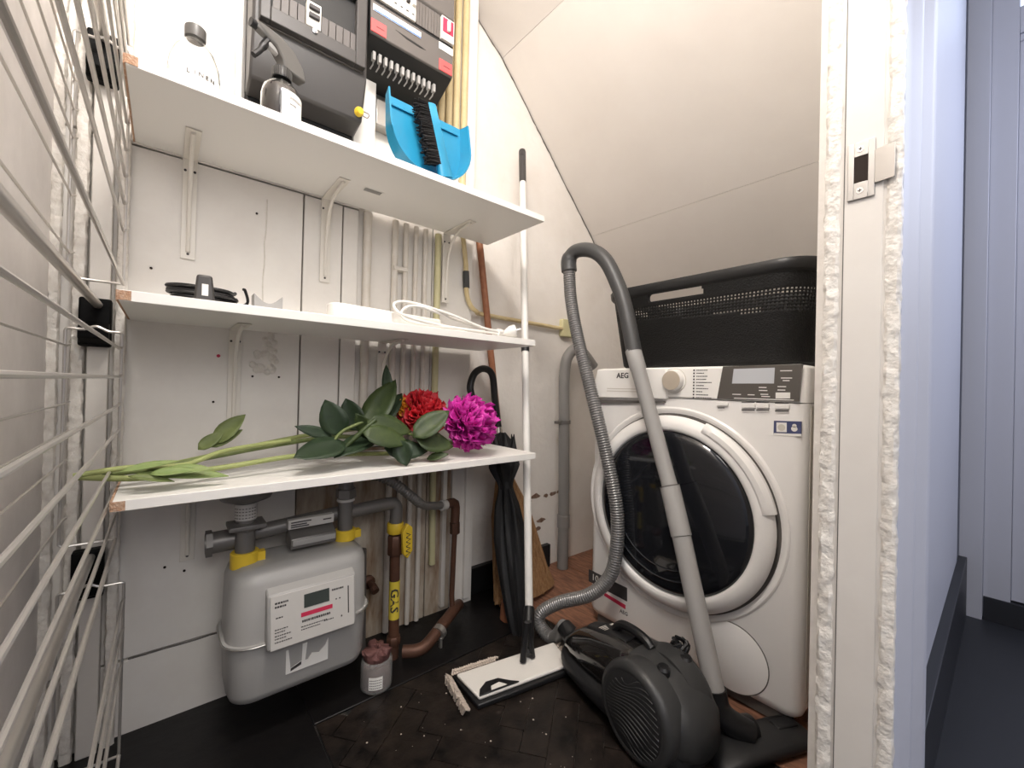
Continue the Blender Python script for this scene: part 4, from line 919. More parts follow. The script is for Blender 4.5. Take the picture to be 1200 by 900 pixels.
MB().add([p for q in lb_ for p in q], [(2 * i, 2 * i + 2, 2 * i + 3, 2 * i + 1) for i in range(len(lb_) - 1)]).build('paper_label', 'whitelab', sb)
lt = MB()
for k, (z, a0_, a1_) in enumerate([(0.074, 284, 330), (0.071, 284, 318), (0.058, 284, 305)]):
    a = a0_
    while a < a1_:
        ra, rb = math.radians(a), math.radians(a + 2.4)
        lt.add([(cx + 0.0413 * math.cos(t), cy + 0.0413 * math.sin(t), ZT + z + h) for t in (ra, rb) for h in (0, 0.0018 + 0.002 * (k == 2))], [(0, 2, 3, 1)]); a += 3.6
lt.build('label_print', 'ink', sb, kind='stuff')
col = MB().lathe([(0.019, 0), (0.0195, 0.003), (0.0195, 0.020), (0.0175, 0.024)], (cx, cy, ZT + 0.128), (0, 0, 1), 28).build('collar', 'black', sb)
g = MB()
for k in range(28):
    a = 2 * math.pi * k / 28; g.tube([(cx + 0.0195 * math.cos(a), cy + 0.0195 * math.sin(a), ZT + 0.130 + h) for h in (0, 0.018)], 0.001, 4)
g.build('collar_ribs', 'capgrey', col)
dx = Vector((-0.93, -0.36, 0)).normalized()    # nozzle direction
def sp_(f, z): return (cx + dx.x * f, cy + dx.y * f, ZT + z)
side = Vector((dx.y, -dx.x, 0)) * -1
prof = [(-0.050, 0.150), (-0.042, 0.176), (-0.020, 0.200), (0.010, 0.213), (0.045, 0.217), (0.062, 0.214), (0.060, 0.200), (0.040, 0.196), (0.022, 0.186), (0.006, 0.168), (0.004, 0.152), (-0.02, 0.150)]
hb = MB()
n = len(prof)
hb.add([Vector(sp_(f, z)) + side * s * (0.014 if f < 0.04 else 0.009) for s in (-1, 1) for f, z in prof], [tuple(reversed(range(n))), tuple(range(n, 2 * n))] + [(i, (i + 1) % n, n + (i + 1) % n, n + i) for i in range(n)])
hb.build('spray_head', 'capgrey', sb, 0.003, ang=50)
MB().tube([sp_(0.058, 0.207), sp_(0.070, 0.207)], 0.009, 12).build('nozzle', 'black', sb)
MB().tube(spline([sp_(0.030, 0.197), sp_(0.040, 0.180), sp_(0.050, 0.160), sp_(0.062, 0.142)], 5), [0.008] * 8 + [0.006] * 8, 10).build('trigger', 'black', sb)
MB().tube([sp_(0.012, 0.180), sp_(0.034, 0.186)], 0.008, 10).build('piston', 'tube', sb)
MB().tube([sp_(0, 0.02), sp_(0, 0.13)], 0.0025, 6).build('dip_tube', 'tube', sb)

# ================================================================ DUSTPAN AND BRUSH
dpn = thing('dustpan', (0.61, 1.20, ZT), 'bright blue dustpan standing on end at the right of the top shelf', 'dustpan')
ctr = Vector((0.530, 1.022, ZT)); lean = 0.06
def dpp(x, h, d):  # x along shelf, h up, d towards the room
    return (ctr.x + x, ctr.y - d + h * lean, ctr.z + 0.002 + h)
HW, HH = 0.113, 0.192
def outline(ins):
    o = [(-HW + ins, HH)]
    for k in range(0, 25):
        a = math.pi + math.pi * k / 24
        o.append(((HW - ins) * math.copysign(abs(math.cos(a)) ** 0.8, math.cos(a)), 0.115 + (0.115 - ins) * math.sin(a)))
    o.append((HW - ins, HH)); return o
ou = outline(0)
n = len(ou)
MB().add([dpp(x, h, 0.0) for x, h in ou] + [dpp(x, h, 0.0035) for x, h in ou], [tuple(range(n)), tuple(reversed(range(n, 2 * n)))] + [(i, n + i, n + (i + 1) % n, (i + 1) % n) for i in range(n)]).build('pan_base', 'bluepl', dpn)
inn = outline(0.004)
rings = [[dpp(x * 1.0, h, 0.002), dpp(x * 1.06, h * 1.0 - 0.0 * (HH - h), 0.034 + 0.014 * min(1, (HH - h) / 0.1)), dpp(xi * 1.06, hi, 0.034 + 0.014 * min(1, (HH - h) / 0.1)), dpp(xi, hi, 0.002)] for (x, h), (xi, hi) in zip(ou, inn)]
MB().ring_loft(rings).build('rim_wall', 'bluepl', dpn, ang=50)
MB().add([dpp(x, h, d) for d in (0.0035, 0.009) for x, h in ((-0.100, 0.166), (0.100, 0.166), (0.100, 0.172), (-0.100, 0.172))], [(3, 2, 1, 0), (4, 5, 6, 7), (0, 1, 5, 4), (1, 2, 6, 5), (2, 3, 7, 6), (3, 0, 4, 7)]).build('stiffening_rib', 'bluepl', dpn, 0.001)
tb = MB()
for i in range(3, 16):
    (x, h), (x2, h2) = ou[i], ou[i + 1]
    for q in range(4):
        t = q / 4; tb.tube([dpp((x + (x2 - x) * t) * 1.06, h + (h2 - h) * t, 0.047), dpp((x + (x2 - x) * t) * 1.06, h + (h2 - h) * t, 0.051)], 0.0016, 5)
tb.build('comb_teeth', 'bluepl', dpn, kind='stuff')
hbz = thing('hand_brush', (0.55, 0.98, ZT), 'blue hand brush with black bristles standing inside the dustpan', 'brush')
A = Vector(dpp(-0.006, 0.198, 0.036)); B = Vector(dpp(0.038, 0.010, 0.040)); ab = (B - A).normalized()
sd = ab.cross(Vector((0, -1, 0))).normalized()
rings = []
for t, w_, th in ((0, 0.008, 0.007), (0.02, 0.014, 0.010), (0.3, 0.0155, 0.010), (0.7, 0.017, 0.010), (1.0, 0.020, 0.010)):
    c = A + (B - A) * t
    rings.append([c + sd * w_ * sx + Vector((0, -1, 0)) * th * sy for sx, sy in ((-1, -.6), (-.8, -1), (.8, -1), (1, -.6), (1, .6), (.8, 1), (-.8, 1), (-1, .6))])
MB().ring_loft(rings).build('brush_back', 'bluepl', hbz, ang=50)
bs = MB()
sgn = 1 if sd.x < 0 else -1
for k in range(46):
    for j in range(6):
        c = A + (B - A) * (0.03 + 0.80 * k / 45) + Vector((0, -1, 0)) * (-0.010 + 0.004 * j) + sd * sgn * 0.012
        ln = 0.034 + rnd.uniform(-.006, .006)
        bs.tube([c, c + sd * sgn * ln + Vector((rnd.uniform(-.004, .004), rnd.uniform(-.004, .004), rnd.uniform(-.006, .006)))], 0.0021, 4)
bs.build('bristles', 'bristle', hbz, kind='stuff')

# ================================================================ MIDDLE SHELF THINGS
ZM = 0.9477
ps_ = thing('socket_strip', (0.38, 1.02, ZM), 'white socket strip lying on the middle shelf', 'socket strip')
MB().prism([(0.285, 1.005), (0.292, 0.990), (0.305, 0.986), (0.590, 1.028), (0.600, 1.040), (0.592, 1.072), (0.580, 1.078), (0.298, 1.038), (0.286, 1.028)], ZM, ZM + 0.036, 'z').build('strip_body', 'strip', ps_, 0.005, seg=3)
for k in range(4):
    MB().lathe([(0.019, 0), (0.019, 0.001), (0.0165, 0.0012), (0.016, -0.006)], (0.345 + 0.06 * k, 1.020 + 0.0085 * k, ZM + 0.0358), (0, 0, 1), 24).build('socket', 'strip', ps_)
MB().lathe([(0.003, 0), (0.003, 0.001)], (0.2885, 1.008, ZM + 0.018), (-1, -0.25, 0), 10).build('screw', 'ink', ps_)
cbp = spline([(0.598, 1.055, ZM + 0.018), (0.68, 1.085, ZM + 0.02), (0.74, 1.06, ZM + 0.008), (0.70, 1.00, ZM + 0.010), (0.56, 0.972, ZM + 0.010), (0.455, 0.975, ZM + 0.024), (0.435, 0.990, ZM + 0.05), (0.475, 0.990, ZM + 0.062), (0.58, 0.975, ZM + 0.045), (0.70, 0.972, ZM + 0.018), (0.775, 0.975, ZM + 0.016)], 8)
cb2 = spline([(0.770, 0.985, ZM + 0.012), (0.70, 0.99, ZM + 0.022), (0.60, 0.985, ZM + 0.036), (0.50, 0.977, ZM + 0.052), (0.458, 0.977, ZM + 0.042), (0.452, 0.977, ZM + 0.02), (0.49, 0.973, ZM + 0.008), (0.62, 0.972, ZM + 0.008), (0.765, 0.976, ZM + 0.008)], 8)
MB().tube(cbp, 0.0038, 8).build('cord', 'strip', ps_); MB().tube(cb2, 0.0038, 8).build('cord', 'strip', ps_)
MB().tube([(0.752, 0.975, ZM + 0.012), (0.765, 0.977, ZM + 0.012)], 0.011, 12).build('cord_tie', 'strip', ps_)
pg_ = Vector((0.815, 0.975, ZM + 0.022)); pdv = Vector((0.75, -0.45, 0.25)).normalized()
MB().lathe([(0.006, -0.040), (0.008, -0.028), (0.013, -0.022), (0.0185, -0.010), (0.0190, 0.004), (0.0175, 0.0055), (0.0001, 0.0055)], pg_, pdv, 24).build('plug', 'strip', ps_)
u_, v_, _ = basis(pdv)
for s in (-1, 1): MB().tube([pg_ + u_ * s * 0.0095 + pdv * 0.004, pg_ + u_ * s * 0.0095 + pdv * 0.020], 0.0022, 8).build('plug_pin', 'chrome', ps_)
MB().box(-0.003, 0.003, -0.019, -0.013, 0.0, 0.006, frame(pg_, u_, v_)).build('earth_notch', 'ink', ps_)
coil = MB()
for k in range(7):
    r = 0.055 - 0.003 * (k % 3); zc = ZM + 0.004 + 0.0042 * k
    coil.tube([(0.055 + (r + 0.004 * math.sin(a * 3 + k)) * math.cos(a), 1.045 + r * 0.85 * math.sin(a), zc + 0.006 * max(0, math.sin(a * 0.5 + 0.8))) for a in [2 * math.pi * j / 40 for j in range(40)]], 0.0033, 6, True)
cc_ = thing('coiled_cable', (0.055, 1.045, ZM), 'coil of thin black cable at the left end of the middle shelf', 'cable')
coil.build('coil', 'black', cc_)
MB().prism([(0.038, ZM + 0.002), (0.072, ZM + 0.002), (0.066, ZM + 0.052), (0.042, ZM + 0.052)], 0.990, 1.012, 'y').build('plug_block', 'boxgrey', cc_, 0.004)
MB().box(0.050, 0.060, 0.9885, 0.9905, ZM + 0.012, ZM + 0.034).build('block_tag', 'whitelab', cc_)
MB().tube(spline([(0.11, 1.05, ZM + 0.004), (0.128, 1.02, ZM + 0.012), (0.122, 1.005, ZM + 0.034), (0.118, 1.0, ZM + 0.036)], 5), 0.003, 6).build('loose_end', 'black', cc_)
dsh = MB()
rings = []
for i in range(13):
    t = i / 12; x = 0.135 + 0.052 * t
    zt = ZM + 0.030 - 0.018 * math.sin(math.pi * t)
    rings.append([(x, 0.985, ZM + 0.0005), (x, 0.985, zt), (x, 1.02, zt), (x, 1.02, ZM + 0.0005)])
tag(dsh.ring_loft(rings).build('plastic_cradle', 'tube', None, 0.001), 'small pale grey cradle with a dipped top beside the black coil on the middle shelf', 'holder')

# ================================================================ ARTIFICIAL FLOWERS ON THE BOTTOM SHELF
ZB = 0.5928
def leaf_mesh(mb, base, dirv, nrm, L, W, curl=0.15, pts=7, fold=0.12, twist=0.0):
    d = Vector(dirv).normalized(); nn = Vector(nrm); nn = (nn - d * nn.dot(d)).normalized(); s = d.cross(nn)
    rows = []
    for i in range(pts + 1):
        t = i / pts; wdt = W * (math.sin(math.pi * min(1, t ** 0.8)) ** 0.75) * 0.5 if 0 < t < 1 else 0.0006
        c = Vector(base) + d * L * t + nn * (-curl * L * t * t)
        wv = rnd.uniform(-0.03, 0.03) * W
        rows.append([c + s * wdt + nn * (fold * wdt * 1.5 + wv), c + s * wdt * 0.5 + nn * fold * wdt * 0.6, c, c - s * wdt * 0.5 + nn * fold * wdt * 0.6, c - s * wdt + nn * (fold * wdt * 1.5 - wv)])
    v = [p for r in rows for p in r]; f = []
    for i in range(pts):
        for k in range(4): a = i * 5 + k; f.append((a, a + 1, a + 6, a + 5))
    mb.add(v, f); return mb
def leaf(parent, base, dirv, nrm, L, W, m='leaf', vein=True, **k):
    z = Vector(base)
    o = leaf_mesh(MB(), base, dirv, nrm, L, W, **k).build('leaf', m, parent, solid=0.0008, ang=80)
    return o
FY = 1.06
def W_(px, py, Y): return None
pe = thing('artificial_peony', (0.70, 1.03, ZB), 'big magenta artificial peony lying at the right end of the bottom shelf', 'flower', 'artificial flowers on the bottom shelf')
pcn = Vector((0.6939, 1.03, 0.6856)) + Vector((0, 0, 0.003))
ph = MB()
def petals(mb, c, R, n, ax, spread, wd, cup, seedr=0.2):
    ax = Vector(ax).normalized(); u, v, _ = basis(ax)
    for k in range(n):
        y = 1 - (k + 0.5) / n * spread; rr = math.sqrt(max(0, 1 - y * y)); a = k * 2.39996
        d = (ax * y + (u * math.cos(a) + v * math.sin(a)) * rr).normalized()
        d = (d + Vector((rnd.uniform(-1, 1), rnd.uniform(-1, 1), rnd.uniform(-1, 1))) * seedr).normalized()
        t = d.cross(ax); t = t.normalized() if t.length > 0.1 else u
        t = (t + Vector((rnd.uniform(-1, 1), rnd.uniform(-1, 1), rnd.uniform(-1, 1))) * 0.5).normalized()
        nrm = d.cross(t).normalized()
        L = R * rnd.uniform(0.80, 1.05)
        b = c + d * R * 0.1
        rows = []
        for i in range(5):
            q = i / 4; w_ = wd * R * (0.25 + 0.95 * q ** 0.8) * (1 if i < 4 else 0.72)
            cc = b + d * (L - R * 0.1) * q + nrm * (cup * R * math.sin(q * 2.6))
            rows.append([cc + t * w_ * s + nrm * (-abs(s) ** 2 * 0.22 * R * q) + d * ((0.06 * R * math.cos(s * 9 + k)) if i == 4 else 0) for s in (-1, -.5, 0, .5, 1)])
        f = [(i * 5 + j, i * 5 + j + 1, i * 5 + j + 6, i * 5 + j + 5) for i in range(4) for j in range(4)]
        mb.add([p for r in rows for p in r], f)
petals(ph, pcn, 0.083, 190, (0.45, -0.8, 0.35), 1.7, 0.26, 0.10, 0.16)
ph.build('petals', 'magenta', pe, solid=0.0006, ang=80)
MB().lathe([(0.001, -0.03), (0.03, -0.028), (0.040, 0), (0.03, 0.028), (0.001, 0.03)], pcn, (0.45, -0.8, 0.35), 14).build('flower_core', 'magenta', pe)
def stem(parent, pts, r, m='stem'): return MB().tube(spline([Vector(p) for p in pts], 6), r * 1.35, 8).build('stem', m, parent, ang=60)
stem(pe, [(0.6644, 1.07, 0.6246), (0.5318, 1.08, 0.6087), (0.3884, 1.08, 0.6161), (0.2426, 1.06, 0.6274), (0.094, 1.04, 0.6187), (-0.0247, 1.04, 0.6121), (-0.1194, 1.05, 0.6233)], 0.0042, 'palestem')
stem(pe, [(0.5787, 1.07, 0.6428), (0.4318, 1.08, 0.6849), (0.352, 1.07, 0.6463)], 0.0028)
rg = thing('artificial_red_gerbera', (0.60, 1.10, ZB), 'red artificial flower lying behind the leaves on the bottom shelf', 'flower', 'artificial flowers on the bottom shelf')
rc = Vector((0.5896, 1.12, 0.7074))
rp = MB(); petals(rp, rc, 0.074, 110, (-0.1, -0.6, 0.75), 1.15, 0.28, 0.05, 0.1); rp.build('petals', 'red', rg, solid=0.0006, ang=80)
MB().lathe([(0.001, -0.02), (0.024, -0.018), (0.030, 0), (0.022, 0.018), (0.001, 0.02)], rc, (0, 0, 1), 14).build('flower_core', 'red', rg)
stem(rg, [(0.5818, 1.13, 0.6739), (0.4771, 1.13, 0.6496), (0.3387, 1.13, 0.6578), (0.1985, 1.11, 0.6482), (0.0829, 1.09, 0.6353), (-0.0133, 1.07, 0.6235), (-0.0847, 1.07, 0.6202)], 0.0042, 'stem')
og = thing('artificial_orange_flower', (0.50, 1.14, ZB), 'small orange-yellow artificial flower peeking out left of the red one', 'flower', 'artificial flowers on the bottom shelf')
oc = Vector((0.5313, 1.13, 0.733))
op_ = MB(); petals(op_, oc, 0.030, 34, (-0.2, -0.8, 0.5), 1.0, 0.3, 0.05, 0.1); op_.build('petals', 'orange', og, solid=0.0006, ang=80)
stem(og, [(0.5334, 1.145, 0.7197), (0.4354, 1.15, 0.6785), (0.2819, 1.15, 0.6633), (0.1486, 1.12, 0.6466), (0.0402, 1.1, 0.6288), (-0.0505, 1.08, 0.6193), (-0.1068, 1.07, 0.6212)], 0.0038, 'palestem')
wf = thing('artificial_leafy_spray', (0.10, 1.03, ZB), 'pale green artificial spray with ragged leaves at the left end of the bottom shelf', 'foliage', 'artificial flowers on the bottom shelf')
stem(wf, [(-0.1161, 1.02, 0.6298), (-0.0478, 1.02, 0.637), (0.0309, 1.02, 0.6336), (0.1014, 1.05, 0.6519), (0.2323, 1.1, 0.6592)], 0.0036, 'palestem')
CV = Vector((-0.55, -0.8, 0.15))   # towards the doorway
for (bx, tx, Y, wd, m, nr) in [((0.0568, 1.1, 0.6506), (0.1006, 1.1, 0.6862), 1, 0.028, 'stem', 0), ((0.083, 1.1, 0.6614), (0.1392, 1.1, 0.7244), 1, 0.04, 'stem', 0), ((0.0757, 1.1, 0.6546), (0.1352, 1.1, 0.6902), 1, 0.026, 'stem', 0), ((-0.0361, 1.02, 0.6249), (0.1004, 0.985, 0.6153), 1, 0.03, 'leaf3', 1), ((-0.0578, 1.0, 0.6339), (0.0238, 1.0, 0.6488), 1, 0.018, 'leaf3', 1), ((-0.0004, 1.0, 0.629), (0.075, 0.98, 0.6306), 1, 0.024, 'leaf3', 1), ((-0.0461, 0.99, 0.6269), (0.018, 0.98, 0.6132), 1, 0.016, 'stem', 1), ((-0.0179, 0.99, 0.6265), (0.0517, 0.985, 0.6306), 1, 0.022, 'leaf3', 1)]:
    leaf(wf, bx, Vector(tx) - Vector(bx), CV if nr == 0 else (-0.3, -0.5, 0.8), (Vector(tx) - Vector(bx)).length, wd, m, curl=0.05, fold=0.2)
LV = [(((0.3347, 1.05, 0.6708), (0.2991, 1.05, 0.7444)), 0.052, 'leaf'), (((0.394, 1.1, 0.6735), (0.3723, 1.12, 0.7469)), 0.05, 'leaf'), (((0.3973, 1.06, 0.6706), (0.4758, 1.09, 0.799)), 0.062, 'leaf2'), (((0.474, 1.1, 0.7518), (0.4753, 1.12, 0.8393)), 0.024, 'leaf'), (((0.4397, 1.1, 0.6827), (0.51, 1.12, 0.7703)), 0.05, 'leaf'), (((0.3388, 1.03, 0.6562), (0.2325, 1.0, 0.6293)), 0.055, 'leaf'), (((0.3858, 1.02, 0.7049), (0.4859, 1.0, 0.6852)), 0.046, 'leaf2'), (((0.3686, 1.0, 0.6804), (0.4676, 0.98, 0.6599)), 0.046, 'leaf2'), (((0.501, 1.0, 0.66), (0.5881, 0.99, 0.7164)), 0.05, 'leaf2'), (((0.5084, 1.0, 0.6574), (0.6009, 0.985, 0.6346)), 0.048, 'leaf2'), (((0.4632, 0.99, 0.6569), (0.4714, 0.975, 0.6022)), 0.04, 'leaf'), (((0.3177, 1.06, 0.6666), (0.2447, 1.06, 0.6928)), 0.022, 'leaf'), (((0.4245, 1.06, 0.6603), (0.3197, 1.0, 0.6411)), 0.045, 'leaf'), (((0.4356, 1.03, 0.6344), (0.5291, 1.0, 0.6244)), 0.044, 'leaf'), (((0.5423, 1.0, 0.6005), (0.5818, 0.97, 0.615)), 0.018, 'leaf2'), (((0.4166, 1.04, 0.6564), (0.3716, 1.04, 0.7165)), 0.036, 'leaf2')]
for i, ((b, t), wd, m) in enumerate(LV):
    par = (pe, rg, og)[0 if i < 12 else 1]
    nr = CV + Vector((rnd.uniform(-.35, .35), rnd.uniform(-.2, .2), 0.35 + rnd.uniform(-.2, .5)))
    leaf(par, b, Vector(t) - Vector(b), nr, (Vector(t) - Vector(b)).length * 1.15, wd * 1.28, m, curl=rnd.uniform(-0.1, 0.15), fold=rnd.uniform(0.05, 0.25))
for a, b in [((405, 518), (436, 504)), ((436, 504), (460, 508)), ((450, 515), (486, 512)), ((386, 520), (410, 505))]:
    pass
stem(pe, [(0.2404, 1.05, 0.629), (0.3025, 1.04, 0.6493), (0.3353, 1.04, 0.6822), (0.3976, 1.04, 0.7072)], 0.003, 'stem')
stem(pe, [(0.3196, 1.03, 0.6269), (0.3758, 1.02, 0.6822), (0.4073, 1.02, 0.7084)], 0.0045, 'leaf2')

# ================================================================ GAS METER
gm = thing('gas_meter', (0.26, 1.1, 0.095), 'grey gas meter with a label plate hanging under the bottom shelf', 'gas meter')
GX0, GX1, GY0, GY1 = 0.112, 0.415, 1.035, 1.215
def gring(z, g): return [(x, y, z) for x, y in rrect(GX0 - g, GX1 + g, GY0 - g, GY1 + g, 0.055 + g, 7)]
MB().ring_loft([gring(0.096, -0.022), gring(0.102, -0.010), gring(0.118, -0.004), gring(0.226, 0.0)]).build('lower_case', 'meter', gm, ang=50)
MB().ring_loft([gring(0.232, 0.0), gring(0.352, -0.003), gring(0.372, -0.010), gring(0.382, -0.030), gring(0.384, -0.045)]).build('upper_case', 'meter', gm, ang=50)
MB().ring_loft([gring(0.2262, 0.001), gring(0.2265, 0.0065), gring(0.2315, 0.0065), gring(0.2318, 0.001)]).build('seam_flange', 'meter', gm, ang=60)
MB().tube([(x, y, 0.229) for x, y in rrect(GX0 - 0.008, GX1 + 0.008, GY0 - 0.008, GY1 + 0.008, 0.062, 7)], 0.0014, 6, True).build('seal_wire', 'steel', gm)
# plate leaning slightly back
PX0, PX1, PZ0, PZ1, PY = 0.185, 0.362, 0.222, 0.335, 1.006
MB().prism([(PY, PZ0), (PY + 0.012, PZ1), (GY0 + 0.006, PZ1 + 0.012), (GY0 + 0.006, PZ0 - 0.004)], PX0 - 0.006, PX1 + 0.006, 'x').build('index_housing', 'meter', gm, 0.004)
sl = (PZ1 - PZ0); tilt = Vector((0, 0.012, sl)).normalized()
fm = frame((PX0, PY - 0.0006, PZ0), (1, 0, 0), tilt)
def pl(x0, x1, y0, y1, z0, z1, name, m, parent=None, bev=0.0, kind=None): return MB().box(x0, x1, y0, y1, z0, z1, fm).build(name, m, parent or gm, bev, kind=kind)
PWd = PX1 - PX0
plt_ = pl(0, PWd, 0, 0.112, 0, 0.0016, 'index_plate', 'plate', None, 0.001)
pl(0.066, 0.120, 0.070, 0.099, 0.0014, 0.0024, 'lcd_window', 'lcdoff', plt_)
pl(0.060, 0.127, 0.052, 0.061, 0.0014, 0.0021, 'red_band', 'inkred', plt_)
qp = MB()
for (x0, x1, y, h) in ((0.008, 0.034, 0.094, 0.004), (0.008, 0.030, 0.086, 0.004), (0.126, 0.152, 0.090, 0.004), (0.010, 0.024, 0.064, 0.0025), (0.008, 0.034, 0.040, 0.0022), (0.008, 0.028, 0.034, 0.0022), (0.008, 0.040, 0.027, 0.0022), (0.008, 0.030, 0.021, 0.0022), (0.008, 0.042, 0.014, 0.0022), (0.062, 0.122, 0.040, 0.005), (0.060, 0.115, 0.030, 0.002), (0.060, 0.100, 0.024, 0.002), (0.108, 0.130, 0.028, 0.002)):
    c = x0
    while c < x1:
        ln = rnd.uniform(0.002, 0.005); qp.box(c, min(c + ln, x1), y, y + h, 0.0015, 0.0020, fm); c += ln + 0.001
qp.box(0.134, 0.137, 0.068, 0.071, 0.0015, 0.002, fm).box(0.142, 0.145, 0.068, 0.071, 0.0015, 0.002, fm).box(0.146, 0.149, 0.026, 0.030, 0.0015, 0.002, fm)
qp.build('plate_print', 'boxgrey', plt_, kind='stuff')
pl(0.162, 0.1645, 0.03, 0.092, 0.0014, 0.0022, 'side_slot', 'boxgrey', plt_)
tl = MB().prism([(0.222, 0.195), (0.222, 0.142), (0.312, 0.142), (0.312, 0.192), (0.306, 0.178), (0.292, 0.165), (0.276, 0.170), (0.268, 0.158), (0.262, 0.158), (0.266, 0.198), (0.256, 0.198), (0.255, 0.160), (0.232, 0.152), (0.227, 0.195)], GY0 - 0.0006, GY0 + 0.002, 'y')
tl.build('torn_sticker', 'whitelab', gm)
MB().prism([(0.232, 0.152), (0.254, 0.160), (0.254, 0.153), (0.232, 0.146)], GY0 - 0.0010, GY0 - 0.0004, 'y').build('sticker_scrap', 'ink', gm)
def nutring(x, y, z, h, r):
    MB().lathe([(r, 0), (r + 0.002, 0.002), (r + 0.002, h - 0.002), (r, h)], (x, y, z), (0, 0, 1), 24).box(x + r - 0.004, x + r + 0.012, y - 0.016, y + 0.004, z + 0.004, z + h - 0.004).build('tamper_ring', 'yellow', gm, label='yellow tamper ring')
LX, RX, PYc = 0.150, 0.412, 1.135
nutring(0.150, 1.125, 0.372, 0.036, 0.027); nutring(0.378, 1.135, 0.382, 0.028, 0.025)
rgp = thing('gas_pipework', (0.3, 1.14, 0.42), 'grey gas pipework with regulator above the meter', 'pipe')
MB().tube([(0.150, 1.125, 0.405), (0.150, 1.125, 0.575)], 0.020, 18).build('inlet_riser', 'fitting', rgp)
MB().lathe([(0.026, 0), (0.030, 0.004), (0.030, 0.016), (0.026, 0.020)], (0.150, 1.125, 0.455), (0, 0, 1), 6).box(0.115, 0.188, 1.092, 1.158, 0.463, 0.473).build('flange', 'fitting', rgp, 0.002)
MB().lathe([(0.022, 0.0), (0.0222, 0.0), (0.0222, 0.036), (0.022, 0.036)], (0.150, 1.125, 0.482), (0, 0, 1), 24).build('paper_band', 'plate', rgp)
bp_ = MB()
for k in range(4):
    for j in range(8):
        a = math.radians(200 + j * 16); bp_.box(-0.002, 0.002, -0.0008, 0.0008, 0, 0.0004, frame((0.150 + 0.0226 * math.cos(a), 1.125 + 0.0226 * math.sin(a), 0.488 + k * 0.007), (-math.sin(a), math.cos(a), 0), (0, 0, 1)))
bp_.build('band_print', 'ink', rgp, kind='stuff')
MB().lathe([(0.030, 0), (0.050, 0.008), (0.056, 0.020), (0.056, 0.030), (0.048, 0.040)], (0.150, 1.125, 0.522), (0, 0, 1), 32).build('regulator_bell', 'fitting', rgp, ang=60)
MB().tube([(0.078, 1.16, 0.428), (0.142, 1.152, 0.432)], 0.024, 16).build('end_cap_pipe', 'fitting', rgp)
MB().lathe([(0.030, 0), (0.030, 0.012)], (0.078, 1.16, 0.428), (1, 0, 0), 6).build('end_nut', 'fitting', rgp)
MB().tube([(0.150, 1.15, 0.436), (0.300, 1.16, 0.444), (0.372, 1.158, 0.448)], 0.018, 16).build('cross_pipe', 'fitting', rgp)
MB().box(0.238, 0.345, 1.122, 1.140, 0.437, 0.460).build('paper_band', 'plate', rgp, 0.002)
cp2 = MB()
for (x0, x1, z) in ((0.244, 0.29, 0.452), (0.244, 0.28, 0.446), (0.244, 0.285, 0.441), (0.318, 0.338, 0.448)): cp2.box(x0, x1, 1.1214, 1.1222, z, z + 0.003)
cp2.build('band_print', 'ink', rgp, kind='stuff')
MB().prism([(1.10, 0.395), (1.10, 0.420), (1.135, 0.435), (1.16, 0.435), (1.16, 0.395)], 0.240, 0.345, 'x').build('meter_bracket', 'fitting', rgp, 0.003)
MB().box(0.243, 0.342, 1.094, 1.099, 0.404, 0.418).build('bracket_edge', 'tube', rgp, 0.002)
MB().tube([(0.378, 1.135, 0.408), (0.378, 1.135, 0.575)], 0.019, 16).build('outlet_riser', 'fitting', rgp)
MB().lathe([(0.026, 0), (0.026, 0.022)], (0.378, 1.135, 0.495), (0, 0, 1), 6).build('union_nut', 'fitting', rgp)
MB().lathe([(0.0225, 0), (0.0225, 0.006)], (0.378, 1.135, 0.485), (0, 0, 1), 20).build('washer_ring', 'plate', rgp)
MB().tube(spline([(0.372, 1.14, 0.450), (0.43, 1.145, 0.452), (0.498, 1.15, 0.453), (0.520, 1.15, 0.450), (0.528, 1.15, 0.435), (0.528, 1.15, 0.395)], 5), 0.018, 16).build('branch_pipe', 'fitting', rgp)
gp2 = thing('gas_pipe', (0.52, 1.15, 0.0), 'brown gas pipe with a yellow valve and yellow GAS tape running down to the floor', 'pipe')
vx = (0.5411, 1.15, 0.322)[0]
MB().lathe([(0.022, 0), (0.024, 0.003), (0.024, 0.027), (0.022, 0.03)], (0.527, 1.15, 0.365), (0, 0, 1), 20).build('valve_ring', 'yellow', gp2)
MB().prism([(0.531, 0.375), (0.546, 0.398), (0.562, 0.385), (0.564, 0.318), (0.548, 0.296), (0.535, 0.312)], 1.108, 1.124, 'y').build('valve_lever', 'yellow', gp2, 0.003)
sc2 = MB()
for k in range(5): sc2.tube([(0.542, 1.107, 0.372 - 0.013 * k), (0.555, 1.107, 0.366 - 0.013 * k), (0.542, 1.107, 0.360 - 0.013 * k)], 0.0012, 4)
sc2.build('lever_marks', 'ink', gp2)
MB().lathe([(0.021, 0), (0.023, 0.004), (0.023, 0.05), (0.019, 0.056)], (0.528, 1.15, 0.302), (0, 0, 1), 8).build('valve_body', 'copper', gp2)
MB().tube([(0.528, 1.15, 0.302), (0.530, 1.15, 0.06)], 0.0150, 16).build('pipe_run', 'brownpipe', gp2)
MB().tube([(0.529, 1.15, 0.226), (0.5295, 1.15, 0.116)], 0.0156, 20).build('tape_band', 'yelltape', gp2, label='yellow tape reading GAS')
gf = frame((0.5295 - 0.42 * 0.016, 1.15 - 0.91 * 0.016, 0.172), (0, 0, -1), (0.91, -0.42, 0))
gt = text('GAS', 'tape_word', 'ink', gp2, gf, 0.038, 0.0006, bold=0.02)
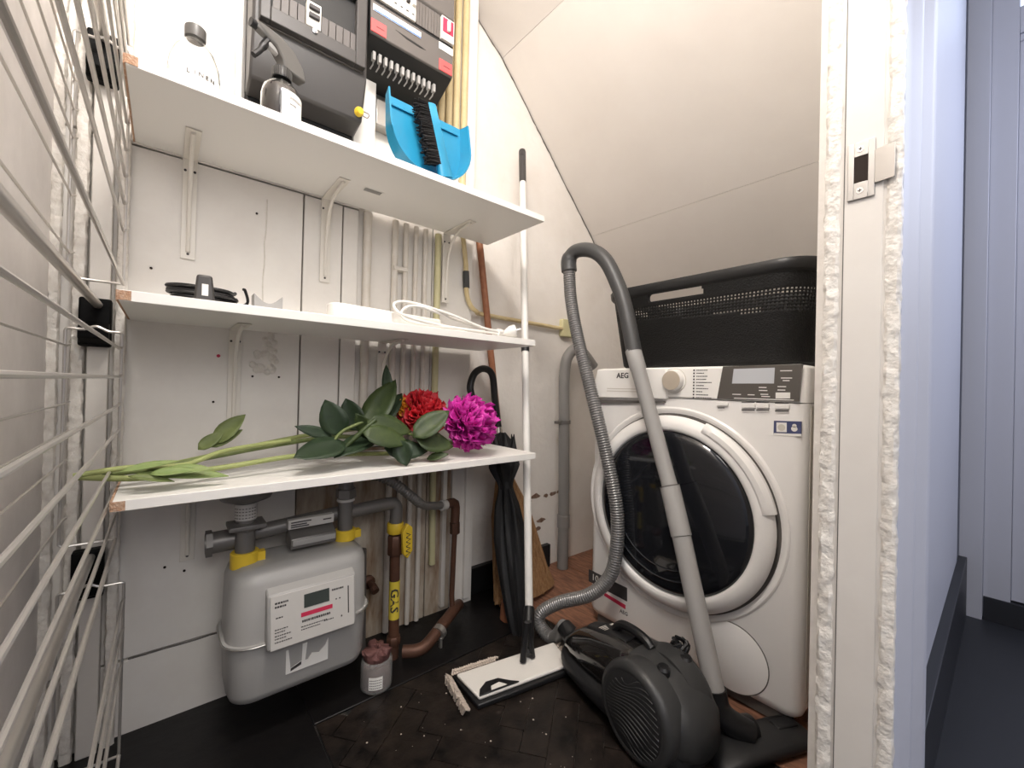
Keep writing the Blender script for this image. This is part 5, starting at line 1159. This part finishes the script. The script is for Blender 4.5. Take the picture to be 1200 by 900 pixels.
for v in gt.data.vertices:
    p = v.co + gp2.location; q = Vector((p.x - 0.5295, p.y - 1.15)); q = q.normalized() * (0.0158 + (0.0006 if q.length > 0.0166 else 0)); v.co = Vector((0.5295 + q.x, 1.15 + q.y, p.z)) - gp2.location
MB().lathe([(0.019, 0), (0.021, 0.004), (0.021, 0.02), (0.018, 0.024)], (0.530, 1.15, 0.040), (0, 0, 1), 8).build('floor_union', 'copper', gp2)
MB().tube([(0.530, 1.15, 0.045), (0.530, 1.15, 0.0)], 0.016, 12).build('floor_stub', 'copper', gp2)
# copper run along the floor
cr = thing('copper_pipe', (0.6, 1.1, 0.0), 'dull copper pipe lying along the floor from the gas pipe to the corner', 'pipe')
MB().tube(spline([(0.548, 1.125, 0.022), (0.60, 1.10, 0.026), (0.68, 1.13, 0.050), (0.76, 1.18, 0.056), (0.80, 1.22, 0.040)], 6), 0.0175, 14).build('pipe_run', 'copper', cr)
MB().tube([(0.655, 1.112, 0.040), (0.670, 1.120, 0.044)], 0.0225, 18).build('clamp_ring', 'steel', cr)
MB().box(0.658, 0.666, 1.100, 1.110, 0.0, 0.030).build('clamp_leg', 'steel', cr, 0.001)
fx = thing('flexible_gas_hose', (0.6, 1.14, 0.3), 'ribbed metal flexible hose curving out under the bottom shelf', 'hose')
fp = spline([Vector(p) for p in [(0.4553, 1.13, 0.5465), (0.5066, 1.12, 0.5181), (0.5549, 1.12, 0.4771), (0.6081, 1.13, 0.4362), (0.6879, 1.16, 0.4161)]], 40)
Lf = [0]
for a, b in zip(fp[:-1], fp[1:]): Lf.append(Lf[-1] + (b - a).length)
Nf = int(Lf[-1] / 0.0022); ps2 = []; rs2 = []; j = 0
for i in range(Nf + 1):
    d = Lf[-1] * i / Nf
    while j < len(Lf) - 2 and Lf[j + 1] < d: j += 1
    ps2.append(fp[j].lerp(fp[j + 1], (d - Lf[j]) / max(Lf[j + 1] - Lf[j], 1e-9))); rs2.append(0.0145 if (i % 4 < 2 and i < Nf * 0.62) else 0.0125)
MB().tube(ps2, rs2, 12).build('corrugated_tube', 'fitting', fx, ang=60)
e1 = Vector((0.6942, 1.16, 0.4151)); e2 = Vector((0.7484, 1.18, 0.4072)); e3 = Vector((0.7502, 1.18, 0.3446))
MB().tube([e1 - (e2 - e1) * 0.2, e1 + (e2 - e1) * 0.15], 0.0165, 16).build('white_ring', 'plate', fx)
MB().tube(spline([e1 + (e2 - e1) * 0.1, e2, e3], 4), 0.015, 12).build('elbow', 'copper', fx)
MB().tube([e3, e3 + (Vector((0.7513, 1.18, 0.3076)) - e3)], 0.0165, 6).build('hex_nut', 'copper', fx)
e4 = (0.7149, 1.13, -0.0622)
tag(MB().tube([e3 - Vector((0, 0, 0.02)), (e3.x - 0.002, 1.185, 0.10), (e3.x - 0.004, 1.175, 0.058)], 0.0088, 12).build('thin_copper_pipe', 'copper'), 'thin brown copper pipe dropping from the flexible hose to the floor pipe', 'pipe')
tag(MB().tube([(0.465, 1.24, 0.0), (0.462, 1.245, 0.30)], 0.017, 14).build('grey_conduit_stub', 'boxgrey2'), 'dark grey pipe standing behind the glass jar', 'pipe')
kn = MB().lathe([(0.020, 0), (0.020, 0.010), (0.010, 0.014), (0.010, 0.05)], (0.497, 1.272, 0.185), (0, -1, 0), 14).tube([(0.497, 1.235, 0.185), (0.50, 1.215, 0.175)], 0.012, 8)
tag(kn.build('wall_stub', 'copper'), 'short dull brown stub sticking out of the boards beside the gas pipe', 'pipe stub')
jr = thing('glass_jar', (0.445, 1.045, 0.0), 'small glass jar of dark pinkish stuff on the floor below the meter', 'jar')
jx, jy = 0.447, 1.068
MB().lathe([(0.036, 0.001), (0.040, 0.006), (0.040, 0.070), (0.037, 0.078), (0.034, 0.078), (0.037, 0.070), (0.037, 0.008), (0.034, 0.005)], (jx, jy, 0.0), (0, 0, 1), 32).build('jar_wall', 'jarglass', jr)
MB().lathe([(0.034, 0.006), (0.0355, 0.010), (0.0355, 0.05), (0.030, 0.062), (0.0001, 0.066)], (jx, jy, 0), (0, 0, 1), 24).build('contents', 'jarstuff', jr)
lb_ = [[(jx + 0.0405 * math.cos(math.radians(a)), jy + 0.0405 * math.sin(math.radians(a)), z) for z in (0.016, 0.048)] for a in range(220, 275, 5)]
MB().add([p for q in lb_ for p in q], [(2 * i, 2 * i + 2, 2 * i + 3, 2 * i + 1) for i in range(len(lb_) - 1)]).build('paper_label', 'whitelab', jr)
jp = MB()
for k in range(4):
    for j in range(7):
        a = math.radians(226 + j * 6.3); jp.box(-0.0015, 0.0015, -0.0009, 0.0009, 0, 0.0003, frame((jx + 0.0408 * math.cos(a), jy + 0.0408 * math.sin(a), 0.021 + 0.0065 * k), (-math.sin(a), math.cos(a), 0), (0, 0, 1)))
jp.build('label_print', 'ink', jr, kind='stuff')
rag = MB()
for k in range(10):
    a = k * 0.63; rag.tube([(jx + 0.018 * math.cos(a), jy + 0.018 * math.sin(a), 0.062), (jx + 0.026 * math.cos(a + .4), jy + 0.026 * math.sin(a + .4), 0.088 + 0.006 * (k % 3)), (jx + 0.01 * math.cos(a + 1), jy + 0.01 * math.sin(a + 1), 0.10)], [0.010, 0.014, 0.006], 7)
rag.build('crumpled_film', 'jarstuff', jr, ang=60)

# dark odds and ends in the corner behind the mop, crumbs on the floor
tag(MB().lathe([(0.022, 0), (0.032, 0.05), (0.034, 0.06), (0.030, 0.06), (0.028, 0.05)], (0.915, 1.10, 0.001), (0.2, -0.1, 0.9), 20).build('clay_pot', 'terracotta'), 'small reddish brown pot lying in the corner behind the mop', 'pot')
cr_ = MB()
for px_ in [(0.7659, 0.6851, 0.001), (0.6985, 0.7281, 0.001), (0.467, 0.9598, 0.001), (0.5787, 0.931, 0.001), (0.7116, 0.7901, 0.001), (0.7434, 0.78, 0.001), (0.432, 0.8843, 0.001), (0.3629, 0.9097, 0.001), (0.4709, 0.8478, 0.001), (0.6933, 0.679, 0.001), (0.5817, 0.7432, 0.001), (0.5454, 0.8103, 0.001)]:
    cr_.lathe([(0.0006, 0), (0.0014 + rnd.random() * 0.0016, 0.0008), (0.001, 0.002)], (px_[0], px_[1], -0.0005), (0, 0, 1), 5)
for k in range(30):
    x, y = rnd.uniform(0.35, 0.78), rnd.uniform(0.55, 1.0)
    cr_.lathe([(0.0003, 0), (0.0005 + rnd.random() * 0.0008, 0.0003), (0.0005, 0.001)], (x, y, -0.0005), (0, 0, 1), 5)
cb_ = cr_.build('floor_crumbs', 'yarn'); tag(cb_, 'pale crumbs and dust scattered on the black parquet', 'dust', None, 'stuff')
